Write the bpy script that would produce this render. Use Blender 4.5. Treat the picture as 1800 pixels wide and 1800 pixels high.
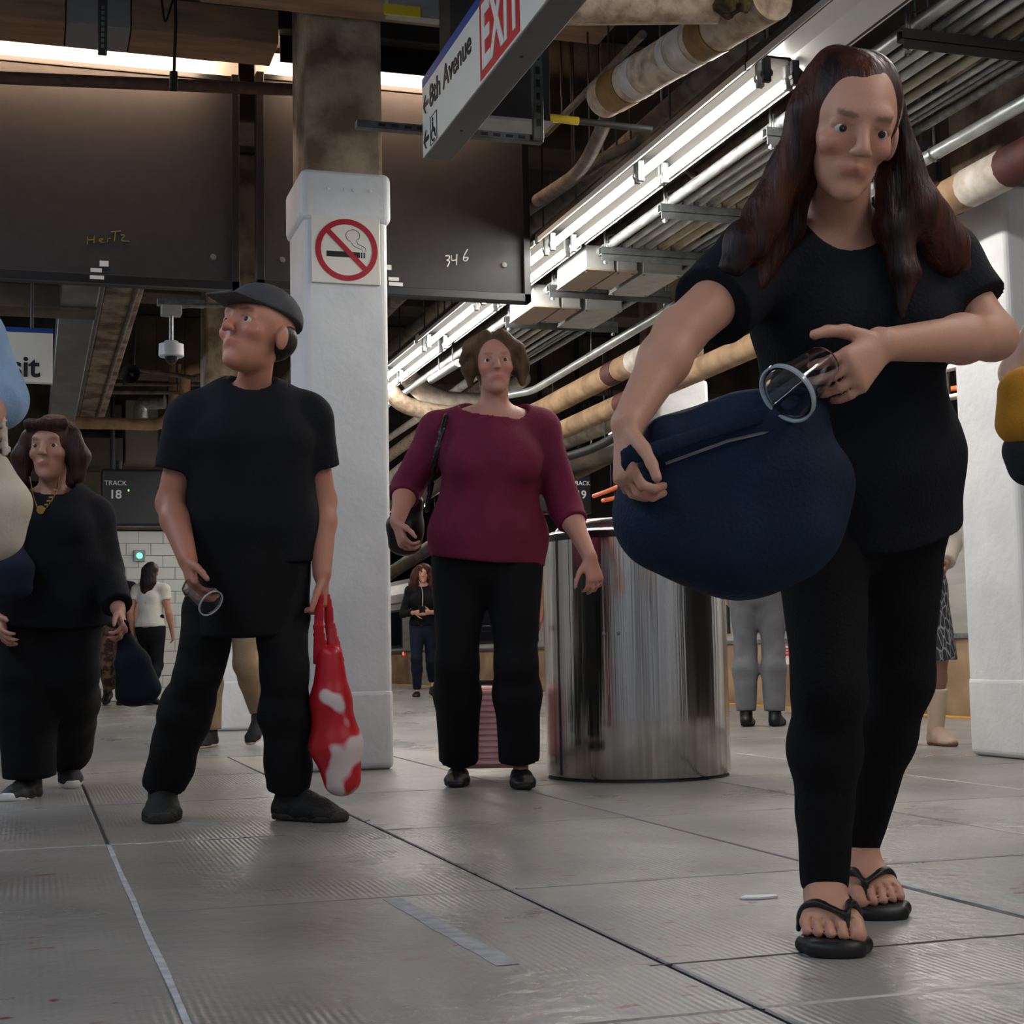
import bpy, math, random
import numpy as np
from mathutils import Vector, Matrix
random.seed(7)
for _o in list(bpy.data.objects): bpy.data.objects.remove(_o, do_unlink=True)
S = bpy.context.scene
COL = S.collection

# ------------------------------------------------------------------ camera
FPX = 2700.0
CAM = np.array([0, 0, .5])
PSI, TH, RHO = (math.radians(a) for a in (17.5, 5.27, 1.07))
AX = np.array([math.sin(PSI)*math.cos(TH), math.cos(PSI)*math.cos(TH), math.sin(TH)])
_R0 = np.array([math.cos(PSI), -math.sin(PSI), 0])
_U0 = np.cross(_R0, AX)
UPV = _U0*math.cos(RHO) + _R0*math.sin(RHO)
RT = _R0*math.cos(RHO) - _U0*math.sin(RHO)
cd = bpy.data.cameras.new('camera'); cam = bpy.data.objects.new('camera', cd); COL.objects.link(cam)
cd.sensor_width = 36; cd.lens = FPX/1800*36; cd.clip_start = .05; cd.clip_end = 200
_m = Matrix.Identity(4)
for i in range(3):
    _m[i][0], _m[i][1], _m[i][2], _m[i][3] = RT[i], UPV[i], -AX[i], CAM[i]
cam.matrix_world = _m
S.camera = cam

# ------------------------------------------------------------------ world, exposure
w = bpy.data.worlds.new('world'); S.world = w; w.use_nodes = True
w.node_tree.nodes['Background'].inputs[0].default_value = (.80, .86, 1, 1)
w.node_tree.nodes['Background'].inputs[1].default_value = .26
S.view_settings.view_transform = 'Standard'; S.view_settings.look = 'None'
S.view_settings.gamma = 1; S.view_settings.exposure = 0.22
S.cycles.adaptive_threshold = .02; S.cycles.max_bounces = 7; S.cycles.diffuse_bounces = 3; S.cycles.glossy_bounces = 3; S.cycles.transmission_bounces = 6
TUBE = 51.0          # fluorescent tube strength

# ------------------------------------------------------------------ measuring helpers (pixel -> place at a real distance)
def ray(u, v): return AX + (u-900)/FPX*RT - (v-900)/FPX*UPV
def at(u, v, d): return CAM + d*ray(u, v)
def onx(u, v, x): r = ray(u, v); return CAM + r*(x/r[0])
def ony(u, v, y): r = ray(u, v); return CAM + r*(y/r[1])
def onz(u, v, z): r = ray(u, v); return CAM + r*((z-.5)/r[2])
def nrm(v): v = np.asarray(v, float); return v/(np.linalg.norm(v)+1e-12)
def lerp(a, b, t): return np.asarray(a, float)*(1-t) + np.asarray(b, float)*t
Z = np.array([0, 0, 1.])

# ------------------------------------------------------------------ materials
def lin(c):
    return tuple(((x/255)/12.92 if x/255 <= .04045 else ((x/255+.055)/1.055)**2.4) for x in c) + (1,)
MATS = {}
def M(name, col, rough=.6, metal=0, col2=None, vs=6, contrast=(.35, .65), bump=0, bs=60, stretch=(1, 1, 1), space='Object',
      spec=.5, emit=0, trans=0, ior=1.45, attr=None, sss=0, rough2=None, aniso=0, alpha=1, coat=0):
    if name in MATS: return MATS[name]
    m = bpy.data.materials.new(name); m.use_nodes = True; MATS[name] = m
    nt = m.node_tree; N = nt.nodes; L = nt.links; b = N['Principled BSDF']
    b.inputs['Base Color'].default_value = lin(col); b.inputs['Roughness'].default_value = rough
    b.inputs['Metallic'].default_value = metal; b.inputs['Specular IOR Level'].default_value = spec
    b.inputs['IOR'].default_value = ior; b.inputs['Transmission Weight'].default_value = trans
    b.inputs['Coat Weight'].default_value = coat
    if alpha < 1: b.inputs['Alpha'].default_value = alpha
    if sss: b.inputs['Subsurface Weight'].default_value = sss; b.inputs['Subsurface Radius'].default_value = (.012, .005, .003)
    if emit:
        b.inputs['Emission Color'].default_value = lin(col); b.inputs['Emission Strength'].default_value = emit
    vec = None
    def coords():
        nonlocal vec
        if vec: return vec
        if space == 'world': src = N.new('ShaderNodeNewGeometry').outputs['Position']
        else: src = N.new('ShaderNodeTexCoord').outputs['Object']
        mp = N.new('ShaderNodeMapping'); mp.inputs['Scale'].default_value = stretch
        L.new(src, mp.inputs['Vector']); vec = mp.outputs['Vector']; return vec
    if col2 or rough2 is not None:
        n = N.new('ShaderNodeTexNoise'); n.inputs['Scale'].default_value = vs; n.inputs['Detail'].default_value = 6
        L.new(coords(), n.inputs['Vector'])
        if col2:
            r = N.new('ShaderNodeValToRGB'); r.color_ramp.elements[0].position, r.color_ramp.elements[1].position = contrast
            r.color_ramp.elements[0].color = lin(col); r.color_ramp.elements[1].color = lin(col2)
            L.new(n.outputs['Fac'], r.inputs['Fac']); L.new(r.outputs['Color'], b.inputs['Base Color'])
        if rough2 is not None:
            r2 = N.new('ShaderNodeMapRange'); r2.inputs[1].default_value, r2.inputs[2].default_value = contrast
            r2.inputs[3].default_value, r2.inputs[4].default_value = rough, rough2
            L.new(n.outputs['Fac'], r2.inputs[0]); L.new(r2.outputs[0], b.inputs['Roughness'])
    if bump:
        n = N.new('ShaderNodeTexNoise'); n.inputs['Scale'].default_value = bs; n.inputs['Detail'].default_value = 4
        L.new(coords(), n.inputs['Vector'])
        bp = N.new('ShaderNodeBump'); bp.inputs['Strength'].default_value = min(1, bump); bp.inputs['Distance'].default_value = .01*max(1, bump)
        L.new(n.outputs['Fac'], bp.inputs['Height']); L.new(bp.outputs['Normal'], b.inputs['Normal'])
    if attr:
        a = N.new('ShaderNodeAttribute'); a.attribute_name = attr
        L.new(a.outputs['Color'], b.inputs['Base Color'])
    return m

paint = M('white_paint', (226, 227, 226), .42, col2=(210, 212, 212), vs=3, bump=.35, bs=22)
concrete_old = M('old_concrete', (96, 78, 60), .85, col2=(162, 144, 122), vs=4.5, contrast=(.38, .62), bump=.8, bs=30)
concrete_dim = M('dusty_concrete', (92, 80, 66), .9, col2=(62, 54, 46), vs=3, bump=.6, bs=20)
ceil_m = M('sooty_ceiling', (30, 27, 25), .95, col2=(46, 40, 34), vs=1.2, bump=.5, bs=8)
steel_dark = M('dark_painted_steel', (38, 37, 37), .55, col2=(52, 48, 44), vs=7)
black_paint = M('black_board', (42, 40, 41), .6, col2=(37, 35, 36), vs=14, bump=.15, bs=300)
black_frame = M('black_frame', (16, 16, 17), .4)
rust = M('rusty_pipe', (62, 44, 36), .8, col2=(84, 58, 44), vs=20)
galv = M('galvanised_steel', (150, 152, 152), .42, .75, col2=(118, 122, 122), vs=30)
conduit = M('conduit_steel', (192, 197, 195), .36, .55, col2=(160, 166, 164), vs=9)
conduit_g = M('conduit_cream', (176, 172, 152), .45, .3, col2=(150, 146, 128), vs=9)
strut_m = M('strut_channel', (96, 99, 98), .5, .6, col2=(72, 75, 74), vs=16)
dusty = M('dusty_pipe', (118, 106, 94), .85, col2=(82, 72, 64), vs=10, bump=.3, bs=60)
tan = M('tan_insulation', (172, 142, 108), .8, col2=(132, 104, 76), vs=7, bump=.25, bs=40)
tan_board = M('tan_board', (158, 128, 100), .8, col2=(128, 102, 80), vs=2.5, stretch=(1, 8, 8))
wrap = M('wrapped_insulation', (206, 184, 160), .7, col2=(148, 122, 98), vs=6, contrast=(.4, .7), stretch=(3, 3, 3), bump=.4, bs=18)
wrap_w = M('white_wrap', (216, 210, 200), .7, col2=(180, 168, 152), vs=12)
gold = M('gold_band', (150, 114, 58), .5, .25, col2=(116, 84, 42), vs=10)
redband = M('maroon_band', (84, 34, 28), .7, col2=(64, 28, 24), vs=14)
black_m = M('black_rubber', (14, 14, 15), .6)
lamp_white = M('lamp_enamel', (236, 236, 232), .35)
reflector_m = M('lamp_reflector', (40, 39, 37), 1.0, spec=0)
tube_m = M('tube_glow', (255, 250, 243), .3, emit=TUBE)
tube_cool = M('cool_tube_glow', (222, 236, 255), .3, emit=TUBE)
tube_warm = M('warm_tube_glow', (255, 214, 178), .3, emit=95)
steel_can = M('polished_steel', (206, 203, 198), .13, 1, col2=(176, 173, 168), vs=3, rough2=.26, stretch=(9, 9, .12), bump=.55, bs=2.6)
yellow_m = M('yellow_edge_paint', (236, 168, 36), .6, col2=(206, 140, 28), vs=30)
yellow_tag = M('yellow_tag', (222, 196, 50), .5)
orange_m = M('orange_cable', (240, 110, 60), .5)
glass_m = M('clear_plastic', (245, 250, 252), .03, trans=1, ior=1.45)
train_m = M('train_steel', (190, 186, 180), .38, .25, col2=(164, 160, 154), vs=4, stretch=(.4, .4, 3))
train_low = M('train_skirt_warm_bounce', (176, 150, 118), .5, .1, col2=(134, 110, 82), vs=3, stretch=(.6, .6, 1))  # tan tone paints warm light reflected from below into the steel colour
win_dark = M('train_window_glass', (26, 28, 34), .1)
sign_white = M('sign_cream', (226, 222, 210), .45)
sign_blue = M('sign_blue', (28, 70, 140), .45)
sign_red = M('sign_red', (196, 34, 34), .45)
sign_black = M('sign_black', (18, 18, 20), .5)
grey_box = M('grey_enamel', (170, 172, 170), .5, col2=(150, 150, 148), vs=8)
tan_cover = M('box_cover', (160, 142, 124), .55)

# ------------------------------------------------------------------ plain mesh builder
class MB:
    def __init__(s): s.v = []; s.f = []
    def obox(s, c, h, X=(1, 0, 0), Y=(0, 1, 0), Zz=None):
        c = np.asarray(c, float); X = nrm(X); Y = nrm(Y); Zz = nrm(np.cross(X, Y)) if Zz is None else nrm(Zz)
        n = len(s.v)
        for sx, sy, sz in ((-1,-1,-1),(1,-1,-1),(1,1,-1),(-1,1,-1),(-1,-1,1),(1,-1,1),(1,1,1),(-1,1,1)):
            s.v.append(tuple(c + X*h[0]*sx + Y*h[1]*sy + Zz*h[2]*sz))
        for q in ((0,3,2,1),(4,5,6,7),(0,1,5,4),(1,2,6,5),(2,3,7,6),(3,0,4,7)): s.f.append(tuple(n+i for i in q))
        return s
    def ab(s, lo, hi):
        lo = np.asarray(lo, float); hi = np.asarray(hi, float)
        return s.obox((lo+hi)/2, np.abs(hi-lo)/2)
    def tube(s, pts, r, n=12, caps=True):
        P = [np.asarray(p, float) for p in pts]; k = len(P)
        R = [r]*k if np.isscalar(r) else list(r)
        prev = None; base = len(s.v)
        for i in range(k):
            t = nrm(P[min(i+1, k-1)] - P[max(i-1, 0)])
            if prev is None:
                e = Z if abs(t[2]) < .9 else np.array([1., 0, 0])
                x = nrm(np.cross(t, e))
            else: x = nrm(prev - t*(prev@t))
            prev = x; y = np.cross(t, x)
            for j in range(n):
                a = 2*math.pi*j/n
                s.v.append(tuple(P[i] + R[i]*(math.cos(a)*x + math.sin(a)*y)))
        for i in range(k-1):
            for j in range(n):
                a = base+i*n+j; b = base+i*n+(j+1) % n
                s.f.append((a, b, b+n, a+n))
        if caps:
            s.f.append(tuple(base+j for j in reversed(range(n)))); s.f.append(tuple(base+(k-1)*n+j for j in range(n)))
        return s
    def lathe(s, prof, c, axis=(0, 0, 1), n=48, close=False):
        axis = nrm(axis); e = np.array([1., 0, 0]) if abs(axis[0]) < .9 else np.array([0, 1., 0])
        x = nrm(e - axis*(e@axis)); y = np.cross(axis, x); base = len(s.v); k = len(prof)
        for r, h in prof:
            for j in range(n):
                a = 2*math.pi*j/n; s.v.append(tuple(np.asarray(c) + axis*h + r*(math.cos(a)*x+math.sin(a)*y)))
        for i in range(k-1):
            for j in range(n):
                a = base+i*n+j; b = base+i*n+(j+1) % n; s.f.append((a, b, b+n, a+n))
        return s
    def poly(s, pts, off):
        """a flat outline given thickness: pts in order, off the extrusion vector"""
        n = len(s.v); k = len(pts); off = np.asarray(off, float)
        for p in pts: s.v.append(tuple(p))
        for p in pts: s.v.append(tuple(np.asarray(p)+off))
        s.f.append(tuple(n+i for i in range(k))); s.f.append(tuple(n+k+i for i in reversed(range(k))))
        for i in range(k): s.f.append((n+i, n+k+i, n+k+(i+1) % k, n+(i+1) % k))
        return s
    def build(s, name, mat, parent=None, bevel=0, smooth=False, seg=2):
        me = bpy.data.meshes.new(name); o0 = np.array(parent_loc(parent))
        me.from_pydata([tuple(np.asarray(v)-o0) for v in s.v], [], s.f); me.update()
        me.materials.append(mat)
        import bmesh
        bm = bmesh.new(); bm.from_mesh(me); bmesh.ops.recalc_face_normals(bm, faces=bm.faces); bm.to_mesh(me); bm.free()
        if smooth: me.polygons.foreach_set('use_smooth', [True]*len(me.polygons))
        o = bpy.data.objects.new(name, me); COL.objects.link(o)
        if smooth and smooth != 'full':
            md = o.modifiers.new('es', 'EDGE_SPLIT'); md.split_angle = math.radians(40)
        if bevel:
            md = o.modifiers.new('bevel', 'BEVEL'); md.width = bevel; md.segments = seg; md.limit_method = 'ANGLE'
        if parent: o.parent = parent
        return o
LOC = {}
def parent_loc(p):
    if p is None: return (0, 0, 0)
    t = Vector((0, 0, 0))
    while p: t += p.location; p = p.parent
    return tuple(t)
def tag(o, label, cat, group=None):
    o['label'] = label; o['category'] = cat
    if group: o['group'] = group
    return o
def thing(name, label, cat, loc=(0, 0, 0), group=None):
    o = bpy.data.objects.new(name, None); COL.objects.link(o); o.location = tuple(float(x) for x in loc); o.empty_display_size = .1
    return tag(o, label, cat, group)
def struct(o): o['kind'] = 'structure'; return o
def rounded(pts, rad, n=6):
    P = [np.asarray(p, float) for p in pts]; out = [P[0]]
    for i in range(1, len(P)-1):
        a, b, c = P[i-1], P[i], P[i+1]
        r = min(rad, np.linalg.norm(a-b)*.48, np.linalg.norm(c-b)*.48)
        p, q = b+nrm(a-b)*r, b+nrm(c-b)*r
        for j in range(n+1):
            t = j/n; out.append((1-t)**2*p + 2*t*(1-t)*b + t*t*q)
    return out+[P[-1]]
def text(s, size, origin, X, Yv, mat, parent, name='lettering', align='LEFT', ext=.0015, sx=1.0, bold=0, shear=0):
    c = bpy.data.curves.new(name, 'FONT'); c.body = s; c.size = size; c.align_x = align; c.extrude = ext; c.offset = bold; c.shear = shear
    o = bpy.data.objects.new(name, c); COL.objects.link(o)
    dg = bpy.context.evaluated_depsgraph_get()
    me = bpy.data.meshes.new_from_object(o.evaluated_get(dg)); bpy.data.objects.remove(o); bpy.data.curves.remove(c)
    X = nrm(X); Yv = nrm(Yv); N_ = np.cross(X, Yv); o0 = np.array(parent_loc(parent))
    n = len(me.vertices); co = np.empty(n*3); me.vertices.foreach_get('co', co); co = co.reshape(-1, 3)
    co = np.asarray(origin) - o0 + co[:, :1]*sx*X + co[:, 1:2]*Yv + co[:, 2:]*N_
    me.vertices.foreach_set('co', co.ravel()); me.update(); me.name = name
    me.materials.clear(); me.materials.append(mat)
    ob = bpy.data.objects.new(name, me); COL.objects.link(ob); ob.parent = parent
    return ob

# ------------------------------------------------------------------ implicit-surface modeller (for bodies, cloth, bags)
class SD:
    def __init__(s): s.p = []
    def cone(s, a, b, ra, rb=None, side=None, k=.02, capa=False, capb=False, op='u'):
        rb = ra if rb is None else rb
        s.p.append(('c', np.asarray(a, float), np.asarray(b, float), np.atleast_1d(ra).astype(float), np.atleast_1d(rb).astype(float), side, k, capa, capb, op)); return s
    def chain(s, pts, rs, side=None, k=.02, op='u', capb=False):
        rs = list(rs)+[rs[-1]]*max(0, len(pts)-len(rs))
        for i in range(len(pts)-1): s.cone(pts[i], pts[i+1], rs[i], rs[i+1], side, k, False, capb and i == len(pts)-2, op)
        return s
    def ell(s, c, r, X=(1, 0, 0), Y=(0, 1, 0), Zx=(0, 0, 1), k=.02, op='u'):
        s.p.append(('e', np.asarray(c, float), np.asarray(r, float)*np.ones(3), np.array([nrm(X), nrm(Y), nrm(Zx)]), None, None, k, 0, 0, op)); return s
    def box(s, c, h, rnd, X=(1, 0, 0), Y=(0, 1, 0), Zx=(0, 0, 1), k=.01, op='u'):
        s.p.append(('b', np.asarray(c, float), np.asarray(h, float), np.array([nrm(X), nrm(Y), nrm(Zx)]), rnd, None, k, 0, 0, op)); return s
    def plane(s, c, n, k=.003):
        """keep the side that n points away from"""
        s.p.append(('p', np.asarray(c, float), nrm(n), None, None, None, k, 0, 0, 'n')); return s
    def bounds(s):
        lo, hi = [], []
        for q in s.p:
            if q[9] != 'u': continue
            if q[0] == 'c':
                r = max(q[3].max(), q[4].max()); lo.append(np.minimum(q[1], q[2])-r); hi.append(np.maximum(q[1], q[2])+r)
            elif q[0] == 'e':
                e = np.sqrt(((q[3]*q[2][:, None])**2).sum(0)); lo.append(q[1]-e); hi.append(q[1]+e)
            else:
                e = np.abs(q[3]*(q[2]+q[4])[:, None]).sum(0); lo.append(q[1]-e); hi.append(q[1]+e)
        return np.min(lo, 0), np.max(hi, 0)
    def field(s, vox, noise=None):
        lo, hi = s.bounds(); lo = lo-4*vox; hi = hi+4*vox
        n = np.ceil((hi-lo)/vox).astype(int)+1
        ax = [lo[i]+vox*np.arange(n[i]) for i in range(3)]
        f = np.full(n, .08, np.float32)
        for q in s.p:
            k = q[6]; m = k+3*vox
            if q[0] == 'c': r = max(q[3].max(), q[4].max()); l, h = np.minimum(q[1], q[2])-r-m, np.maximum(q[1], q[2])+r+m
            elif q[0] == 'e': e = np.sqrt(((q[3]*q[2][:, None])**2).sum(0)); l, h = q[1]-e-m, q[1]+e+m
            elif q[0] == 'b': e = np.abs(q[3]*(q[2]+q[4])[:, None]).sum(0); l, h = q[1]-e-m, q[1]+e+m
            else: l, h = lo, hi
            i0 = np.clip(np.floor((l-lo)/vox).astype(int), 0, n); i1 = np.clip(np.ceil((h-lo)/vox).astype(int)+1, 0, n)
            if (i1 <= i0).any(): continue
            sl = tuple(slice(a, b) for a, b in zip(i0, i1))
            X = ax[0][sl[0]].astype(np.float32)[:, None, None]; Y = ax[1][sl[1]].astype(np.float32)[None, :, None]; Zc = ax[2][sl[2]].astype(np.float32)[None, None, :]
            if q[0] == 'c':
                a, b = q[1], q[2]; ba = b-a; L2 = ba@ba+1e-12; L = math.sqrt(L2)
                px, py, pz = X-a[0], Y-a[1], Zc-a[2]
                t0 = (px*ba[0]+py*ba[1]+pz*ba[2])/L2; t = np.clip(t0, 0, 1)
                ox, oy, oz = px-t*ba[0], py-t*ba[1], pz-t*ba[2]
                o2 = ox*ox+oy*oy+oz*oz
                if len(q[3]) == 1 and len(q[4]) == 1: d = np.sqrt(o2)-(q[3][0]*(1-t)+q[4][0]*t)
                else:
                    sd = nrm(np.asarray(q[5], float)-ba*((np.asarray(q[5], float)@ba)/L2))
                    A, B = (np.broadcast_to(z, 2) if len(z) == 1 else z for z in (q[3], q[4]))
                    rs = A[0]*(1-t)+B[0]*t; rf = A[1]*(1-t)+B[1]*t
                    ss = ox*sd[0]+oy*sd[1]+oz*sd[2]; w2 = np.maximum(o2-ss*ss, 0)
                    k0 = np.sqrt((ss/rs)**2+w2/(rf*rf)); k1 = np.sqrt((ss/(rs*rs))**2+w2/(rf**4))
                    d = np.where(k0 < .02, -np.minimum(rs, rf), k0*(k0-1)/np.maximum(k1, 1e-6))
                if q[7]: d = np.maximum(d, -t0*L)
                if q[8]: d = np.maximum(d, (t0-1)*L)
            elif q[0] == 'e':
                px, py, pz = X-q[1][0], Y-q[1][1], Zc-q[1][2]; r = q[2]
                g = [(px*R_[0]+py*R_[1]+pz*R_[2]) for R_ in q[3]]
                k0 = np.sqrt(sum((g[i]/r[i])**2 for i in range(3))); k1 = np.sqrt(sum((g[i]/r[i]**2)**2 for i in range(3)))
                d = np.where(k0 < .02, -r.min(), k0*(k0-1)/np.maximum(k1, 1e-6))
            elif q[0] == 'b':
                px, py, pz = X-q[1][0], Y-q[1][1], Zc-q[1][2]
                g = [np.abs(px*R_[0]+py*R_[1]+pz*R_[2])-h_ for R_, h_ in zip(q[3], q[2])]
                d = np.sqrt(sum(np.maximum(x, 0)**2 for x in g))+np.minimum(np.maximum(np.maximum(g[0], g[1]), g[2]), 0)-q[4]
            else: d = (X-q[1][0])*q[2][0]+(Y-q[1][1])*q[2][1]+(Zc-q[1][2])*q[2][2]
            F = f[sl]
            if q[9] == 'u':
                if k > 0:
                    hh = np.clip(.5+.5*(F-d)/k, 0, 1); f[sl] = F*(1-hh)+d*hh-k*hh*(1-hh)
                else: f[sl] = np.minimum(F, d)
            else:
                e = d if q[9] == 'n' else -d
                hh = np.clip(.5-.5*(F-e)/max(k, 1e-4), 0, 1); f[sl] = F*(1-hh)+e*hh+k*hh*(1-hh)
        if noise:
            amp, fr, st = noise
            idx = np.nonzero(np.abs(f) < .03)
            P = np.stack([ax[i][idx[i]] for i in range(3)], 1)*np.array(st)*fr
            rng = np.random.RandomState(3); g = np.zeros(len(P))
            for o in range(5):
                kv = rng.randn(3)*(1+.6*o); kw = rng.randn(3)*.7
                g += np.sin(P@kv+rng.rand()*6+1.6*np.sin(P@kw+rng.rand()*6))/(1+.5*o)
            f[idx] += (amp*g/2).astype(np.float32)
        return f, lo
    def mesh(s, vox, noise=None):
        f, lo = s.field(vox, noise)
        sg = f < 0; c = [sg[a:sg.shape[0]-1+a, b:sg.shape[1]-1+b, d:sg.shape[2]-1+d] for a in (0, 1) for b in (0, 1) for d in (0, 1)]
        cnt = sum(x.astype(np.int8) for x in c); act = (cnt > 0) & (cnt < 8)
        ii = np.argwhere(act); vid = np.full(act.shape, -1, np.int32); vid[act] = np.arange(len(ii))
        cr = [(a, b, d) for a in (0, 1) for b in (0, 1) for d in (0, 1)]
        val = [f[ii[:, 0]+a, ii[:, 1]+b, ii[:, 2]+d] for a, b, d in cr]
        acc = np.zeros((len(ii), 3)); num = np.zeros(len(ii))
        for i in range(8):
            for j in range(i+1, 8):
                df = [cr[j][q]-cr[i][q] for q in range(3)]
                if sum(map(abs, df)) != 1: continue
                m = (val[i] < 0) != (val[j] < 0)
                t = val[i][m]/(val[i][m]-val[j][m])
                acc[m] += np.array(cr[i])+t[:, None]*np.array(df); num[m] += 1
        V = lo+vox*(ii+acc/num[:, None])
        Q = []
        for a in range(3):
            b, d = (a+1) % 3, (a+2) % 3
            s0 = [slice(None)]*3; s1 = [slice(None)]*3
            s0[a] = slice(0, -1); s1[a] = slice(1, None)
            A, B = sg[tuple(s0)], sg[tuple(s1)]
            e = np.argwhere(A != B)
            e = e[(e[:, b] > 0) & (e[:, d] > 0) & (e[:, b] < f.shape[b]-1) & (e[:, d] < f.shape[d]-1)]
            if not len(e): continue
            ub, ud = np.eye(3, dtype=int)[b], np.eye(3, dtype=int)[d]
            q = np.stack([vid[tuple((e-x).T)] for x in (ub+ud, ud, ub*0, ub)], 1)
            fl = A[tuple(e.T)]; q[~fl] = q[~fl][:, ::-1]
            Q.append(q)
        Q = np.concatenate(Q); Q = Q[(Q >= 0).all(1)]
        # one light smoothing pass
        Eg = np.concatenate([Q[:, [0, 1]], Q[:, [1, 2]], Q[:, [2, 3]], Q[:, [3, 0]]])
        sm = np.zeros_like(V); cn = np.zeros(len(V))
        for ax_ in range(3): sm[:, ax_] = np.bincount(Eg[:, 0], V[Eg[:, 1], ax_], len(V))
        cn = np.bincount(Eg[:, 0], minlength=len(V))
        ok = cn > 0; V[ok] = .6*V[ok]+.4*sm[ok]/cn[ok][:, None]
        return V, Q
TRI = 0
def sdo(name, sd, mat, parent=None, vox=.006, noise=None, paint=None, loc=None):
    V, Q = sd.mesh(vox, noise)
    o0 = np.array(parent_loc(parent)) if parent else (np.asarray(loc, float) if loc is not None else np.zeros(3))
    me = bpy.data.meshes.new(name); n = len(Q)
    me.vertices.add(len(V)); me.vertices.foreach_set('co', (V-o0).astype(np.float32).ravel())
    me.loops.add(4*n); me.loops.foreach_set('vertex_index', Q.astype(np.int32).ravel())
    me.polygons.add(n); me.polygons.foreach_set('loop_start', np.arange(0, 4*n, 4, dtype=np.int32)); me.polygons.foreach_set('loop_total', np.full(n, 4, np.int32))
    me.polygons.foreach_set('use_smooth', np.ones(n, bool))
    me.update(); me.validate(); me.materials.append(mat)
    if paint:
        c = paint(V); at_ = me.color_attributes.new('tint', 'FLOAT_COLOR', 'POINT')
        at_.data.foreach_set('color', np.concatenate([c, np.ones((len(c), 1))], 1).astype(np.float32).ravel())
    o = bpy.data.objects.new(name, me); COL.objects.link(o)
    if parent: o.parent = parent
    elif loc is not None: o.location = tuple(map(float, loc))
    return o

# ================================================================== SETTING
# ---- floor: worn concrete slabs with recessed joints
def floor_mat():
    m = bpy.data.materials.new('worn_concrete_slab'); m.use_nodes = True; nt = m.node_tree; N = nt.nodes; L = nt.links; b = N['Principled BSDF']
    pos = N.new('ShaderNodeNewGeometry').outputs['Position']
    def noise(scale, detail=5, st=(1, 1, 1), rough=.5):
        mp = N.new('ShaderNodeMapping'); mp.inputs['Scale'].default_value = st; L.new(pos, mp.inputs['Vector'])
        n = N.new('ShaderNodeTexNoise'); n.inputs['Scale'].default_value = scale; n.inputs['Detail'].default_value = detail; n.inputs['Roughness'].default_value = rough
        L.new(mp.outputs[0], n.inputs['Vector']); return n.outputs['Fac']
    def ramp(f, p0, p1, c0, c1):
        r = N.new('ShaderNodeValToRGB'); e = r.color_ramp.elements; e[0].position, e[1].position = p0, p1; e[0].color, e[1].color = c0, c1
        L.new(f, r.inputs['Fac']); return r.outputs['Color']
    def mix(f, a, bb):
        x = N.new('ShaderNodeMix'); x.data_type = 'RGBA'; L.new(f, x.inputs[0]); L.new(a, x.inputs[6])
        if isinstance(bb, tuple): x.inputs[7].default_value = bb
        else: L.new(bb, x.inputs[7])
        return x.outputs[2]
    W, K = (1, 1, 1, 1), (0, 0, 0, 1)
    c = ramp(noise(1.1, 7), .32, .70, lin((120, 117, 113)), lin((158, 154, 149)))
    c = mix(ramp(noise(9, 8), .55, .8, K, (.28, .28, .28, 1)), c, lin((86, 85, 84)))
    c = mix(ramp(noise(16, 6, (1, .45, 1)), .66, .74, K, (.35, .35, .35, 1)), c, lin((176, 176, 174)))       # pale scuffs
    fl = N.new('ShaderNodeMath'); fl.operation = 'MULTIPLY'
    L.new(ramp(noise(26, 3, (.55, 1.3, 1)), .655, .675, K, W), fl.inputs[0]); L.new(ramp(noise(1.6, 2), .47, .56, K, W), fl.inputs[1])
    c = mix(fl.outputs[0], c, lin((120, 52, 46)))                                                          # flecks of old red paint
    L.new(c, b.inputs['Base Color'])
    r = N.new('ShaderNodeMapRange'); r.inputs[1].default_value, r.inputs[2].default_value, r.inputs[3].default_value, r.inputs[4].default_value = .30, .70, .24, .42
    L.new(noise(1.7, 6), r.inputs[0]); L.new(r.outputs[0], b.inputs['Roughness'])
    # tread ridges running along the platform, worn away in places
    wv = N.new('ShaderNodeTexWave'); wv.wave_type = 'BANDS'; wv.bands_direction = 'X'; wv.inputs['Scale'].default_value = 23; wv.inputs['Distortion'].default_value = .6
    L.new(pos, wv.inputs['Vector'])
    mk = N.new('ShaderNodeMath'); mk.operation = 'MULTIPLY'; L.new(wv.outputs['Fac'], mk.inputs[0]); L.new(ramp(noise(1.3, 2), .47, .66, K, (.55, .55, .55, 1)), mk.inputs[1])
    ad = N.new('ShaderNodeMath'); ad.operation = 'ADD'; L.new(mk.outputs[0], ad.inputs[0])
    ms = N.new('ShaderNodeMath'); ms.operation = 'MULTIPLY'; ms.inputs[1].default_value = 1.7; L.new(noise(22, 6), ms.inputs[0]); L.new(ms.outputs[0], ad.inputs[1])
    bp = N.new('ShaderNodeBump'); bp.inputs['Strength'].default_value = .55; bp.inputs['Distance'].default_value = .004
    L.new(ad.outputs[0], bp.inputs['Height']); L.new(bp.outputs['Normal'], b.inputs['Normal'])
    return m
fm = floor_mat()
joint_m = M('joint_dirt', (58, 56, 54), .9)
XJ = [.214+.767*k for k in range(-2, 7)]; YJ = [.80, 2.005, 3.19, 4.41, 5.62, 6.83, 8.04]
fb = MB(); fb.ab((-6, -4, -.3), (6.3, 46, -.007))
x0, x1, y0, y1 = XJ[0], XJ[-1], YJ[0], YJ[-1]
fb.ab((-6, -4, -.007), (6.3, y0, 0)); fb.ab((-6, y1, -.007), (6.3, 46, 0)); fb.ab((-6, y0, -.007), (x0, y1, 0)); fb.ab((x1, y0, -.007), (6.3, y1, 0))
floor = struct(fb.build('floor', fm)); floor['label'] = 'grey worn concrete station platform floor'
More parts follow.
